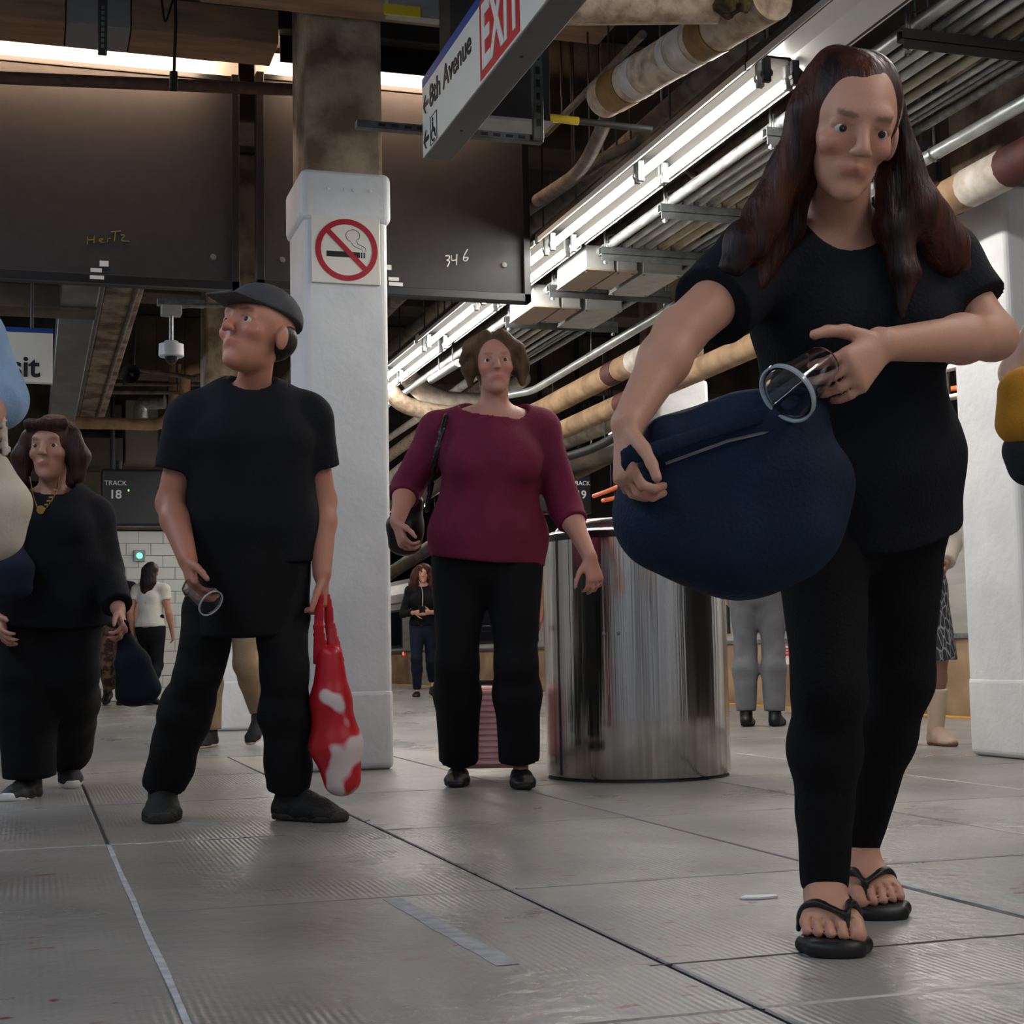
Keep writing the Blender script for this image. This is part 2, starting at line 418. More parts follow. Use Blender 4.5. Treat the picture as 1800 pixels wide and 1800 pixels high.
fj = MB(); fj.ab((x0, y0, -.0069), (x1, y1, -.0062)); fj.build('joint_bed', joint_m, floor)
for i in range(len(XJ)-1):
    for j in range(len(YJ)-1):
        MB().ab((XJ[i]+.005, YJ[j]+.004, -.0061), (XJ[i+1]-.005, YJ[j+1]-.004, random.choice((0, 0, -.001)))).build('slab', fm, floor, bevel=.003, seg=1)
chalk = M('pale_joint_filler', (186, 190, 194), .8, col2=(150, 152, 154), vs=30, space='world')
def strip(p, q, w_, name, mat, h=.0012, jit=1.0):
    p, q = np.array(p, float), np.array(q, float); d = nrm(q-p); s_ = np.array([-d[1], d[0], 0]); m = MB(); n = 14; rr = random.Random(4)
    ptsL, ptsR = [], []
    for i in range(n+1):
        c = lerp(p, q, i/n)+s_*rr.uniform(-.15, .15)*w_*jit; ww = w_*(.5+rr.uniform(-.1, .12)*jit)
        ptsL.append(c+s_*ww); ptsR.append(c-s_*ww)
    for i in range(n):
        k = len(m.v)
        for hh in (-.006, h):
            for a in (ptsL[i], ptsL[i+1], ptsR[i+1], ptsR[i]): m.v.append((a[0], a[1], hh))
        m.f += [(k+4, k+5, k+6, k+7), (k, k+1, k+5, k+4), (k+2, k+3, k+7, k+6)]
    return m.build(name, mat, floor)
strip((XJ[2], .9, 0), (XJ[2], 4.40, 0), .012, 'joint_filler', chalk)
strip((1.765, 1.7, 0), (1.765, 2.98, 0), .016, 'joint_filler', chalk)
strip((.722, 3.16, 0), (.742, 2.42, 0), .040, 'painted_line', M('worn_line_paint', (158, 160, 164), .7, col2=(128, 128, 128), vs=24, space='world'), jit=.3)
strip((.60, 4.40, 0), (-.5, 4.40, 0), .018, 'joint_filler', chalk)
strip((1.0, 3.19, 0), (2.4, 3.19, 0), .02, 'joint_filler', M('grey_filler', (150, 150, 148), .8))
strip((.95, 2.33, 0), (1.9, 2.33, 0), .010, 'saw_cut', joint_m, .0004)
scrap = tag(MB().poly([np.array(p) for p in ((1.365, 2.86, .001), (1.40, 2.845, .001), (1.445, 2.85, .001), (1.45, 2.87, .001), (1.39, 2.885, .001))], (0, 0, .004)).build('paper_scrap', M('paper_white', (232, 230, 224), .7)),
            'small white paper scrap lying on the floor left of the sandals', 'litter')
# platform edge
tr = struct(MB().ab((6.13, -4, 0), (6.28, 46, .004)).build('trim_1', yellow_m)); tr['label'] = 'yellow line along the platform edge'

# ---- ceiling and far walls
struct(MB().ab((-6, -4, 4.15), (9.5, 46, 4.4)).build('ceiling', ceil_m))['label'] = 'dark sooty ceiling above pipes and ducts'
struct(MB().ab((-6.2, -4, 0), (-6, 46, 4.2)).build('wall_left', M('station_wall_pale_bounce', (196, 194, 188), .4)))  # unseen wall, made pale to bounce light and brighten the can's reflections
struct(MB().ab((-6, 45.8, 0), (9.5, 46, 4.2)).build('wall_back', ceil_m))
struct(MB().ab((9.3, -4, -1), (9.5, 46, 4.2)).build('wall_right', ceil_m))
# ---- white tiled stair enclosure far left, dusty concrete above it
wl = MB().ab((-2.5, 19.7, 0), (2.35, 20.1, 2.12)).build('wall_stair', M('stair_wall_grout', (168, 168, 164), .7)); struct(wl); wl['label'] = 'white tiled stair wall at far end of platform'
tile_m = M('white_tile', (222, 222, 216), .35)
tw, th_ = .30, .15
tme = None
for i in range(11):
    for j in range(14):
        xx = -.95+i*tw+(tw/2 if j % 2 else 0); zz = .01+j*th_
        o = (MB().ab((xx+.004, 19.685, zz+.004), (xx+tw-.004, 19.705, zz+th_-.004)).build('tile', tile_m, wl) if tme is None else bpy.data.objects.new('tile', tme[0]))
        if tme is None: tme = (o.data, xx, zz)
        else:
            COL.objects.link(o); o.parent = wl; o.location = (xx-tme[1], 0, zz-tme[2])
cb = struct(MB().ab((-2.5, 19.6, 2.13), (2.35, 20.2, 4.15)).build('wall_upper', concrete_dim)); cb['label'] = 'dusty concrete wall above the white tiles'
# green signal lamp + red notice on the tiles
p = ony(245, 977, 19.68)
t = thing('signal_lamp', 'glowing green signal lamp in a square plate on white tiles', 'lamp', (p[0], 19.68, p[2]))
MB().ab((p[0]-.07, 19.655, p[2]-.07), (p[0]+.07, 19.685, p[2]+.07)).build('plate', galv, t, bevel=.005)
MB().lathe([(.001, .018), (.02, .016), (.034, .006), (.036, 0)], (p[0], 19.655, p[2]), (0, -1, 0), 20).build('lens', M('green_glow', (60, 255, 140), .3, emit=6), t, smooth=True)
p = ony(193, 945, 19.66)
tag(MB().ab((p[0]-.1, 19.65, p[2]-.16), (p[0]+.05, 19.68, p[2]+.16)).build('wall_notice', sign_red, bevel=.004), 'small red notice on white tiles beside the dark haired woman', 'sign')

# ---- columns
def column(X0, X1, Y0, Y1, ztop, band, label, ragged=.0):
    t = thing('column', label, 'column', ((X0+X1)/2, (Y0+Y1)/2, 0), 'station columns')
    e = .035
    MB().ab((X0, Y0, 0), (X1, Y1, ztop)).build('painted_shaft', paint, t, bevel=.03, seg=4)
    MB().ab((X0+e*.45, Y0+e*.45, ztop-.02), (X1-e*.45, Y1-e*.45, 4.15)).build('bare_concrete_top', concrete_old, t, bevel=.02, seg=2)
    MB().ab((X0-.004, Y0-.004, 0), (X1+.004, Y1+.004, .36)).build('footing_skirt', paint, t, bevel=.03, seg=4)
    if band:
        b_ = MB().ab((X0-.016, Y0-.016, ztop-.235), (X1+.016, Y1+.016, ztop+.005)).build('steel_band', paint, t, bevel=.035, seg=4)
        for xx in (.28, .48, .58, .78):
            MB().lathe([(.001, .008), (.006, .007), (.009, 0)], (lerp((X0,), (X1,), xx)[0], Y0-.016, ztop-.085), (0, -1, 0), 10).build('rivet', paint, b_, smooth=True)
    return t
column(1.165, 1.552, 6.735, 7.15, 2.70, True, 'white painted column with rounded steel band and no smoking sign')
column(1.165, 1.59, 10.90, 11.30, 2.42, False, 'white column behind the man in the black apron')
column(4.215, 4.61, 9.90, 10.28, 2.42, False, 'white column seen past the arm carrying the navy bag')
column(4.125, 4.56, 5.72, 6.16, 2.55, False, 'white column at the right edge beside the yellow bag')

# ---- no smoking sign on the column
p0 = np.array([1.198, 6.728, 2.18]); p1 = np.array([1.512, 6.728, 2.53])
t = thing('no_smoking_sign', 'square cream no smoking sign with red ring on the white column', 'sign', (1.355, 6.735, 2.18))
MB().ab((p0[0], 6.722, p0[2]), (p1[0], 6.736, p1[2]-.04)).build('plate', sign_white, t, bevel=.002, seg=1)
MB().ab((p0[0], 6.7215, p1[2]-.042), (p1[0], 6.735, p1[2])).build('blue_strip', sign_blue, t, bevel=.002, seg=1)
cx, cz = 1.357, 2.335; red_d = M('deep_red', (168, 28, 44), .5)
m = MB(); n = 64
for i in range(n):
    for r in (.118, .143):
        a = 2*math.pi*i/n; m.v.append((cx+r*math.cos(a), 6.7195, cz+r*math.sin(a)))
    for r in (.118, .143):
        a = 2*math.pi*i/n; m.v.append((cx+r*math.cos(a), 6.723, cz+r*math.sin(a)))
for i in range(n):
    a, b = 4*i, 4*((i+1) % n); m.f += [(a, a+1, b+1, b), (a+1, a+3, b+3, b+1), (a, b, b+2, a+2)]
m.build('red_ring', red_d, t)
MB().obox((cx, 6.7208, cz), (.122, .0016, .012), (1, 0, -1), (0, 1, 0)).build('red_slash', red_d, t)
MB().ab((cx-.092, 6.7212, cz-.034), (cx+.062, 6.7235, cz-.008)).build('cigarette', sign_black, t)
for q in (.066, .078): MB().ab((cx+q, 6.7212, cz-.034), (cx+q+.007, 6.7235, cz-.008)).build('cigarette_tip', sign_black, t)
sm = [(.09, -.004), (.088, .014), (.07, .022), (.052, .03), (.045, .045), (.062, .06), (.058, .085), (.035, .098), (.008, .09), (-.005, .07), (.003, .048), (.02, .04)]
MB().tube(rounded([(cx+a, 6.7215, cz+b) for a, b in sm], .02), .0013, 6).build('smoke', sign_black, t)
sm = [(.073, -.004), (.071, .006), (.05, .012), (.03, .022), (.022, .036)]
MB().tube(rounded([(cx+a, 6.7215, cz+b) for a, b in sm], .02), .0013, 6).build('smoke', sign_black, t)

# ---- train on the right track
t = thing('train', 'stainless steel commuter train standing along the right platform', 'train', (6.9, 20, 0))
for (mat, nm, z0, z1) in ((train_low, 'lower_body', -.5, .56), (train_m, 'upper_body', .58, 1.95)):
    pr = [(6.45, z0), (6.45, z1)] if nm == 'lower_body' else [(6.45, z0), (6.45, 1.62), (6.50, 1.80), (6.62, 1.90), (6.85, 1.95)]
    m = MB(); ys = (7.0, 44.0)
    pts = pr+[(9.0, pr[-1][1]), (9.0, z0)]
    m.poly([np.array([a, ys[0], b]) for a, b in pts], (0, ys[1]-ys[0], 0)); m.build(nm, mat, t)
MB().ab((6.43, 7, .55), (6.46, 44, .59)).build('belt_rail', galv, t, bevel=.004)
MB().ab((6.44, 7, 1.45), (6.46, 44, 1.47)).build('belt_rail', galv, t)
for k in range(17):
    y = 12.2+k*1.95+(0.6 if k == 0 else 0)
    if 10.4 < y < 12.0: continue
    if k % 4 == 3:
        d_ = MB().ab((6.435, y-.6, -.1), (6.452, y+.75, 1.6)).build('door', train_m, t, bevel=.01)
        for s_ in (-.45, .1): MB().ab((6.428, y+s_, .72), (6.437, y+s_+.42, 1.4)).build('door_pane', win_dark, d_, bevel=.003)
    else:
        f_ = MB().ab((6.432, y-.62, .655), (6.452, y+.62, 1.34)).build('window_frame', black_m, t, bevel=.05, seg=3)
        MB().ab((6.427, y-.58, .69), (6.436, y+.58, 1.30)).build('pane', win_dark, f_, bevel=.003)
for u_, v_ in ((709, 1149), (957, 1030)):
    q = onx(u_, v_, 6.43); MB().lathe([(.001, .02), (.03, .01), (.035, 0)], q, (-1, 0, 0), 12).build('marker_light', M('red_glow', (255, 90, 80), .4, emit=1.5), t)
# no-step sticker near the skirt
q0, q1 = onx(1371, 1136, 6.44), onx(1398, 1168, 6.44)
s_ = MB().ab((6.440, q1[1], q1[2]), (6.449, q0[1], q0[2])).build('sticker', M('sticker_white', (226, 216, 212), .5), t); s_['label'] = 'white sticker with red warning print'
for k in range(3):
    MB().ab((6.437, q1[1]+.03, q0[2]-.03-k*.024), (6.441, q0[1]-.03, q0[2]-.016-k*.024)).build('red_print', sign_red, s_)
MB().tube([(6.437, q0[1]-.04, q1[2]+.05), (6.437, lerp(q0, q1, .5)[1], q1[2]+.09), (6.437, q1[1]+.04, q1[2]+.045)], .008, 6).build('red_print', sign_red, s_)

# ================================================================== OVERHEAD
# ---- fluorescent fixtures: runs of 4 ft lamps
def fixture(x, y, z, label, on=True, mat=None, run='right'):
    t = thing('fluorescent_light', label, 'light', (x, y, z), 'fluorescent lights in a row')
    L_ = 1.30
    prof = [(-.135, -.015), (-.13, .045), (-.06, .10), (.06, .10), (.13, .045), (.135, -.015), (.125, -.012), (.055, .055), (-.055, .055), (-.125, -.012)]
    m = MB(); m.poly([np.array([x+a, y+.01, z+.02+b]) for a, b in prof], (0, L_-.02, 0)); m.build('housing', steel_dark, t)
    prof = [(-.124, -.013), (-.054, .053), (.054, .053), (.124, -.013), (.122, -.0135), (.053, .0505), (-.053, .0505), (-.122, -.0135)]
    m = MB(); m.poly([np.array([x+a, y+.012, z+.02+b]) for a, b in prof], (0, L_-.024, 0)); m.build('reflector', reflector_m if on else lamp_white, t)
    for sx in (-.1375, .1375): MB().ab((x+sx-.003, y+.01, z+.003), (x+sx+.003, y+L_-.01, z+.03)).build('lip', lamp_white, t)
    for sx in (-.062, .062):
        if on: MB().tube([(x+sx, y+.055, z-.012), (x+sx, y+L_-.055, z-.012)], .019, 12).build('tube', mat or tube_m, t, smooth=True)
        for yy in (y+.03, y+L_-.03):
            MB().obox((x+sx, yy, z+.002), (.016, .012, .05)).build('socket', galv if on else black_m, t, bevel=.004)
            MB().lathe([(.022, -.012), (.022, .012)], (x+sx, yy, z-.012), (0, 1, 0), 12).build('lamp_collar', galv if on else black_m, t)
    for yy in (y+.25, y+L_-.25): MB().tube([(x, yy, z+.1), (x, yy, 4.16)], .006, 6).build('hanger_rod', steel_dark, t)
    return t
JY = [2.67, 3.97, 5.27, 6.55, 7.90, 9.30, 10.68, 12.0, 13.4, 14.8, 16.2, 19, 22]
names = {5.27: 'lit fluorescent light nearest the long haired woman', 6.55: 'second lit fluorescent light along the run, beside the metal box', 7.90: 'lit fluorescent light half hidden behind the black board',
         9.30: 'lit fluorescent light showing below the black board', 10.68: 'lit fluorescent light above the shoulder of woman in magenta', 12.0: 'lit fluorescent light cut off by the white column'}
for y in JY:
    if y == 3.97: fixture(2.79, y, 2.75, 'unlit fluorescent light housing without tubes at the top edge', False)
    else: fixture(2.79, y, 2.75, names.get(y, 'lit fluorescent light out of the picture above the platform' if y < 4 else 'lit fluorescent light far along the platform'))
for y in (-2.6, -1.0, .6):
    fixture(2.79, y, 2.75, 'lit fluorescent light out of the picture above the platform')
for k, y in enumerate((-2.4, -.4, 1.6, 3.6, 5.6, 8.6, 11.6, 14.6)):
    fixture(-1.5, y, 2.9, 'cool white fluorescent light on the left run outside the picture', True, tube_cool)

# ---- conduit rack on strut trapezes
def pipe(name, label, pts, r, mat, cat='pipe', group=None, n=14, rad=.12, bands=(), hang=None):
    P = rounded(pts, rad) if len(pts) > 2 else [np.asarray(p, float) for p in pts]
    if hang is not None:
        t = thing(name, label, cat, P[0], group); MB().tube(P, r, n).build('pipe_body', mat, t, smooth=True)
        for h_ in hang:
            q = lerp(P[0], P[-1], h_) if len(pts) == 2 else P[int(h_*(len(P)-1))]; MB().tube([q, (q[0], q[1], 4.16)], .005, 6).build('hanger_rod', steel_dark, t)
        return t
    if not bands:
        o = MB().tube(P, r, n).build(name, mat, None, smooth=True); return tag(o, label, cat, group)
    t = thing(name, label, cat, P[0], group); MB().tube(P, r, n).build('pipe_body', mat, t, smooth=True)
    a, b = np.asarray(pts[0], float), np.asarray(pts[-1], float)
    for (f0, f1, bm_, gr) in bands: MB().tube([lerp(a, b, f0), lerp(a, b, f1)], r+gr, n).build('band', bm_, t, smooth=True)
    return t
RK = [(3.075, .027, conduit), (3.15, .017, conduit), (3.215, .021, conduit), (3.29, .021, conduit), (3.37, .021, conduit_g), (3.45, .021, conduit_g), (3.525, .014, conduit), (3.575, .012, galv), (3.61, .012, galv), (3.70, .022, galv)]
ordn = ['first thick', 'second thin', 'third', 'fourth', 'fifth cream', 'sixth cream', 'seventh slim', 'eighth slim', 'ninth slim', 'tenth']
for k, (x, r, mt) in enumerate(RK):
    ye = (14.5, 10.9, 11.2, 11.0, 10.8, 10.6, 11.3, 12, 12, 12)[k]
    if k == 0:
        pipe('conduit', f'{ordn[k]} conduit from the left on the hanging rack, with green and yellow tape', [(x, 2.5, 2.735+r), (x, ye, 2.735+r)], r, mt, group='conduits on the hanging rack',
             bands=((( 5.40-2.5)/(ye-2.5), (5.47-2.5)/(ye-2.5), M('green_tape', (40, 130, 70), .5), .0012), ((5.31-2.5)/(ye-2.5), (5.40-2.5)/(ye-2.5), M('yellow_tape', (236, 178, 40), .5), .0012)))
    else: pipe('conduit', f'{ordn[k]} conduit from the left on the hanging rack', [(x, 2.5, 2.735+r), (x, ye, 2.735+r)], r, mt, group='conduits on the hanging rack')
for y in (3.75, 4.72, 5.80, 6.96, 7.80, 8.70, 9.60):
    t = thing('trapeze_hanger', {4.72: 'dark strut trapeze carrying conduits, nearest the head', 5.80: 'strut trapeze under conduits behind the long hair', 6.96: 'strut trapeze under conduits left of the dark shirt, topmost', 7.80: 'strut trapeze in front of the first junction boxes',
              8.70: 'strut trapeze between two sets of junction boxes', 9.60: 'strut trapeze behind the junction boxes'}.get(y, 'strut trapeze above the top edge of the picture'), 'bracket', (3.4, y, 2.7), 'strut trapezes of the conduit rack')
    MB().ab((3.0, y-.021, 2.69), (3.80, y+.021, 2.695)).ab((3.0, y-.021, 2.69), (3.80, y-.018, 2.733)).ab((3.0, y+.018, 2.69), (3.80, y+.021, 2.733)).ab((3.0, y-.02, 2.728), (3.8, y-.008, 2.733)).ab((3.0, y+.008, 2.728), (3.8, y+.02, 2.733)).build('channel', strut_m if y > 5 else steel_dark, t)
    MB().ab((3.0, y-.024, 2.655), (3.8, y-.020, 2.69)).build('lower_channel', strut_m if y > 5 else steel_dark, t)
    for x in (3.03, 3.77):
        MB().tube([(x, y, 2.64), (x, y, 4.16)], .006, 6).build('hanger_rod', galv, t)
        MB().lathe([(.013, 0), (.013, .012)], (x, y, 2.643), (0, 0, 1), 6).build('nut', galv, t)
    for (x, r, mt) in RK[:6]:
        MB().tube([(x-r-.004, y, 2.735), (x-r-.004, y, 2.735+r*2.3), (x+r*.4, y, 2.735+r*2.9)], .004, 6).build('clamp', galv, t)
for y, lab in ((8.0, 'nearer'), (8.95, 'farther')):
    for k, (x, wd, ln) in enumerate(((3.075, .085, .5), (3.24, .06, .42), (3.46, .12, .55))):
        t = thing('junction_box', f'grey junction box on the conduit rack, {("first", "middle", "widest")[k]} of the {lab} set', 'box', (x, y, 2.66), 'junction boxes on the rack')
        MB().ab((x-wd, y, 2.665), (x+wd, y+ln, 2.80)).build('body', grey_box, t, bevel=.004)
        c_ = MB().ab((x-wd-.004, y-.004, 2.655), (x+wd+.004, y+ln+.004, 2.666)).build('cover', tan_cover if k < 2 else grey_box, t, bevel=.002)
        for sx in (-1, 1):
            for yy in (.03, ln-.03): MB().lathe([(.001, .008), (.008, .006), (.01, 0)], (x+sx*(wd-.014), y+yy, 2.655), (0, 0, -1), 8).build('screw', galv, c_)
# single conduit at the right of the rack, banded insulated pipes behind it
pc = pipe('conduit', 'single silver conduit running right of the rack above the tan pipe', [(3.70, 3.0, 2.62), (3.72, 5.9, 2.62), (3.80, 9.0, 2.62), (3.88, 11.7, 2.62), (3.70, 12.0, 2.62)], .030, conduit, rad=.15)
for y, x in ((5.62, 3.718), (7.6, 3.764), (8.7, 3.79), (10.2, 3.835)):
    o = MB().lathe([(.036, -.008), (.036, .008)], (x, y, 2.62), (0, 1, 0), 14).tube([(x, y, 2.65), (x, y, 3.44)], .005, 6).build('pipe_clip', galv)
    o.parent = pc
pipe('insulated_pipe', 'thick tan insulated pipe with white and maroon bands under the single conduit', [(3.86, 3.0, 2.49), (4.02, 12.6, 2.49)], .085, tan, rad=.1,
     bands=((.215, .245, redband, .003), (.245, .275, wrap_w, .003), (.29, .305, redband, .003), (.305, .32, wrap_w, .003), (.56, .585, redband, .003), (.60, .70, wrap_w, .002), (.73, .75, redband, .003), (.93, .985, wrap_w, .003)))
pipe('insulated_pipe', 'second tan insulated pipe with a maroon band lower behind the woman in magenta', [(4.02, 6.4, 2.27), (4.06, 13.5, 2.27)], .075, tan, bands=((.5, .53, redband, .003), (.45, .5, wrap_w, .002), (.75, .8, wrap_w, .002)))
pipe('cable_bundle', 'black cables sagging between the far pipes', [(4.0, 9.5, 2.12), (4.04, 10.5, 2.02), (4.08, 11.6, 2.06), (4.1, 13.2, 2.1)], .035, black_m, 'cable', rad=.5, hang=(.3, .8))
# orange cables and far tray
for k, (a, b) in enumerate((((1036, 872), (1110, 845)), ((1052, 880), (1106, 866)))):
    pipe('orange_cable', f'orange cable {("above", "below")[k]} the other beside the track 19 display', [at(a[0]+8, a[1], 15.6), at((a[0]+b[0])/2, (a[1]+b[1])/2+3, 15), at(*b, 14.5)], .022, orange_m, 'cable', rad=.8, hang=(.6,))
pipe('orange_cable', 'orange cable crossing the gap left of the right column', [at(1630, 688, 10.6), at(1660, 685, 10.5), at(1760, 672, 10.3)], .018, orange_m, 'cable', rad=.5, hang=(.5,))
pipe('white_conduit', 'white pipe crossing the gap left of the right column, upper', [at(1630, 655, 9.8), at(1760, 628, 9.3)], .022, wrap_w)
pipe('white_conduit', 'white pipe crossing the gap left of the right column, under the orange cable', [at(1630, 706, 9.8), at(1760, 682, 9.3)], .02, wrap_w, hang=(.3, .8))
t = thing('spotlight', 'round grey horn spotlight in the gap left of the right column', 'lamp', at(1672, 758, 9.6))
c0 = at(1672, 758, 9.6); ax_ = nrm(-AX+np.array([-.3, 0, -.2]))
MB().lathe([(.03, -.10), (.06, -.08), (.115, .02), (.12, .03), (.108, .03), (.05, -.05), (.001, -.05)], c0, ax_, 24).build('shade', steel_dark, t, smooth=True)
MB().lathe([(.001, .02), (.03, .0), (.035, -.04)], c0, ax_, 16).build('bulb', galv, t, smooth=True)
MB().tube([c0-ax_*.09, c0-ax_*.12+Z*.25], .012, 8).build('arm', steel_dark, t)
MB().tube([c0-ax_*.12+Z*.25, np.array([c0[0], c0[1], 4.16])], .012, 8).build('stem', steel_dark, t)

# ---- exit sign hanging parallel to the platform
X0, X1, Ya, Yb, zb, zt = 1.392, 1.502, 5.44, 2.55, 2.35, 2.655
t = thing('exit_sign', 'long hanging sign reading 8th Avenue and EXIT with blue top edge', 'sign', (1.447, 4.0, 2.35))
MB().ab((X0+.004, Yb, zb), (X1, Ya, zt)).build('casing', M('casing_grey', (84, 84, 84), .5), t, bevel=.004)
MB().ab((X0-.001, Yb+.01, zb+.004), (X0+.006, Ya-.004, zt-.035)).build('face', sign_white, t)
MB().ab((X0-.002, Yb+.01, zt-.036), (X0+.006, Ya-.004, zt)).build('blue_strip', sign_blue, t)
y8, yE0, yE1 = None, onx(845, 100, X0)[1], onx(915, 50, X0)[1]
fx = X0-.0025; TX, TY = (0, -1, 0), (0, 0, 1)
MB().ab((X0-.0025, yE1, zb+.012), (X0+.004, yE0, zt-.030)).build('red_panel', sign_red, t)
text('EXIT', .30, (fx-.001, yE0-.02, zb+.045), TX, TY, sign_white, t, sx=(yE0-yE1-.05)/.56, bold=.008)
text('8th Avenue', .118, (fx, 5.44-.115, zb+.155), TX, TY, sign_black, t, sx=(5.325-yE0-.05)/.60, bold=.001)
def arrow(yc, zc):
    m = MB(); a = .034
    m.poly([np.array([fx, yc+dy, zc+dz]) for dy, dz in ((a, 0), (0, a), (-.012, a), (.012, .008), (-.045, .008), (-.045, -.008), (.012, -.008), (-.012, -a), (0, -a))], (-.0015, 0, 0)); m.build('arrow', sign_black, t)
arrow(5.385, zb+.19); arrow(5.385, zb+.055)
yw = 5.27
pw = MB(); 
for a, b in (((yw+.045, zb+.01), (yw+.045, zb+.115)), ((yw-.045, zb+.01), (yw-.045, zb+.115)), ((yw-.045, zb+.01), (yw+.045, zb+.01)), ((yw-.045, zb+.115), (yw+.045, zb+.115))):
    pw.tube([(fx, *a), (fx, *b)], .0015, 4)
pw.build('pictogram_frame', sign_black, t)
pw = MB(); cw = [(fx, yw+.005+.024*math.cos(a), zb+.042+.024*math.sin(a)) for a in [math.radians(q) for q in range(-120, 170, 15)]]
pw.tube(cw, .003, 6).tube([(fx, yw+.012, zb+.088), (fx, yw+.010, zb+.055), (fx, yw-.014, zb+.053), (fx, yw-.024, zb+.026)], .0035, 6)
pw.lathe([(.001, .002), (.008, .001), (.008, 0)], (fx, yw+.012, zb+.099), (-1, 0, 0), 12).build('wheelchair_symbol', sign_black, t)
for yy in (5.1, 4.4, 3.7): MB().lathe([(.006, 0), (.006, .003)], (1.447, yy, zb-.002), (0, 0, 1), 8).build('screw', steel_dark, t)
# slotted strut frame holding the sign
t = thing('sign_hanger', 'slotted grey strut frame with perforated upright beside the exit sign', 'bracket', (2.03, 5.2, 2.66))
Yh = 5.50
hz_ = ony(940, 246, Yh)[2]; xr = ony(953, 246, Yh)[0]; xv = ony(940, 200, Yh)[0]
MB().ab((1.15, Yh-.02, hz_-.014), (xr, Yh+.02, hz_+.014)).build('cross_bar', strut_m, t, bevel=.002, seg=1)
MB().ab((xv-.021, Yh-.045, hz_-.01), (xv+.021, Yh-.021, 4.16)).build('upright', strut_m, t, bevel=.002, seg=1)
for k in range(9):
    zz = hz_+.055+k*.052; MB().obox((xv, Yh-.0452, zz), (.008, .0012, .014)).build('slot', black_m, t)
for k in range(13): MB().obox((xr-.04-.05*k, Yh-.0205, hz_), (.014, .0012, .006)).build('slot', black_m, t)
# grey electrical cabinet behind the hanger
q0, q1 = ony(880, 206, 5.75), ony(965, 60, 5.75)
t = thing('electrical_box', 'grey electrical cabinet behind the exit sign bracket with pale underside', 'box', (1.9, 5.9, q0[2]))
MB().ab((q1[0]-.42, 5.75, q0[2]), (q1[0], 5.92, 3.6)).build('cabinet', steel_dark, t, bevel=.004)
MB().ab((q1[0]-.42, 5.74, q0[2]-.012), (q1[0]+.004, 5.925, q0[2])).build('lower_plate', grey_box, t)
q = ony(965, 207, 5.85)
pipe('tagged_conduit', 'thin conduit with a bright yellow tag leaving the electrical cabinet', [(q[0], 5.85, q[2]), (q[0]+.46, 5.85, q[2]-.01)], .014, steel_dark, bands=((.0, .28, yellow_tag, .003),))

# ---- black boards with lamp hoods
def board(x0, x1, zb_, zt_, label, yb=7.9):
    t = thing('advert_board', label, 'board', ((x0+x1)/2, yb, zb_), 'black advertising boards')
    MB().ab((x0, yb, zb_), (x1, yb+.05, zt_)).build('panel', black_paint, t)
    for a, b in (((x0, zb_), (x1, zb_+.045)), ((x0, zt_-.03), (x1, zt_)), ((x0, zb_), (x0+.04, zt_)), ((x1-.04, zb_), (x1, zt_))):
        MB().ab((a[0], yb-(.008 if a[1] > zt_-.1 else .035), a[1]), (b[0], yb+.01, b[1])).build('frame_bar', black_frame, t, bevel=.003)
    MB().ab((x0+.1, yb-.20, zt_+.0), (x1-.15, yb-.185, zt_+.17)).build('lamp_hood', black_frame, t)
    MB().ab((x0+.1, yb-.20, zt_+.16), (x1-.15, yb-.02, zt_+.175)).build('lamp_hood', black_frame, t)
    MB().tube([(x0+.15, yb-.13, zt_+.05), (x1-.2, yb-.13, zt_+.05)], .014, 10).build('lamp_tube', tube_warm, t)
    MB().ab((x0, yb+.0, zt_), (x1, yb+.05, zt_+.12)).build('header_panel', lamp_white, t)
    for xx in (x0+.3, x1-.3): MB().tube([(xx, yb+.03, zt_), (xx, yb+.03, 4.16)], .012, 8).build('hanger_rod', steel_dark, t)
    return t
b1 = board(-.62, 1.025, 2.40, 3.55, 'left black advertising board with yellow chalk writing')
b2 = board(1.115, 2.615, 2.42, 3.58, 'right black advertising board with chalked number 346')
chy = M('yellow_chalk', (128, 112, 44), .9); chw = M('white_chalk', (206, 206, 206), .9)
def stroke(par, pts, mat, name='chalk_stroke', r=.0035, y=7.898):
    P = [ony(u, v, y) for u, v in pts]; MB().tube(rounded(P, .03) if len(P) > 2 else P, r, 5).build(name, mat, par)
for pts in (((154, 416), (154, 430)), ((154, 422), (166, 421)), ((166, 414), (165, 427)), ((176, 424), (182, 420), (175, 419), (175, 426), (184, 426)), ((189, 426), (189, 419), (195, 419)), ((195, 408), (213, 406)), ((203, 407), (201, 424)), ((212, 413), (220, 413), (211, 424), (227, 424))):
    stroke(b1, pts, chy, r=.0025)
for pts in (((783, 450), (790, 449), (789, 456), (784, 458), (791, 459), (786, 469)), ((793, 449), (793, 459), (802, 457)), ((803, 447), (802, 466)), ((822, 438), (815, 450), (814, 458), (820, 459), (824, 452), (816, 453))):
    stroke(b2, pts, chw)
for par, pts in ((b1, ((175, 459, 16, 9), (159, 472, 20, 6), (158, 485, 25, 5))), (b2, ((676, 466, 12, 8), (683, 488, 18, 5), (684, 497, 24, 5)))):
    for (u, v, wd, hh) in pts:
        a, b = ony(u, v+hh, 7.86 if v > 480 else 7.897), ony(u+wd, v, 7.86 if v > 480 else 7.897)
        MB().ab((a[0], a[1]-.002, a[2]), (b[0], a[1]+.002, b[2])).build('sticker', M('label_white', (224, 222, 218), .6), par)
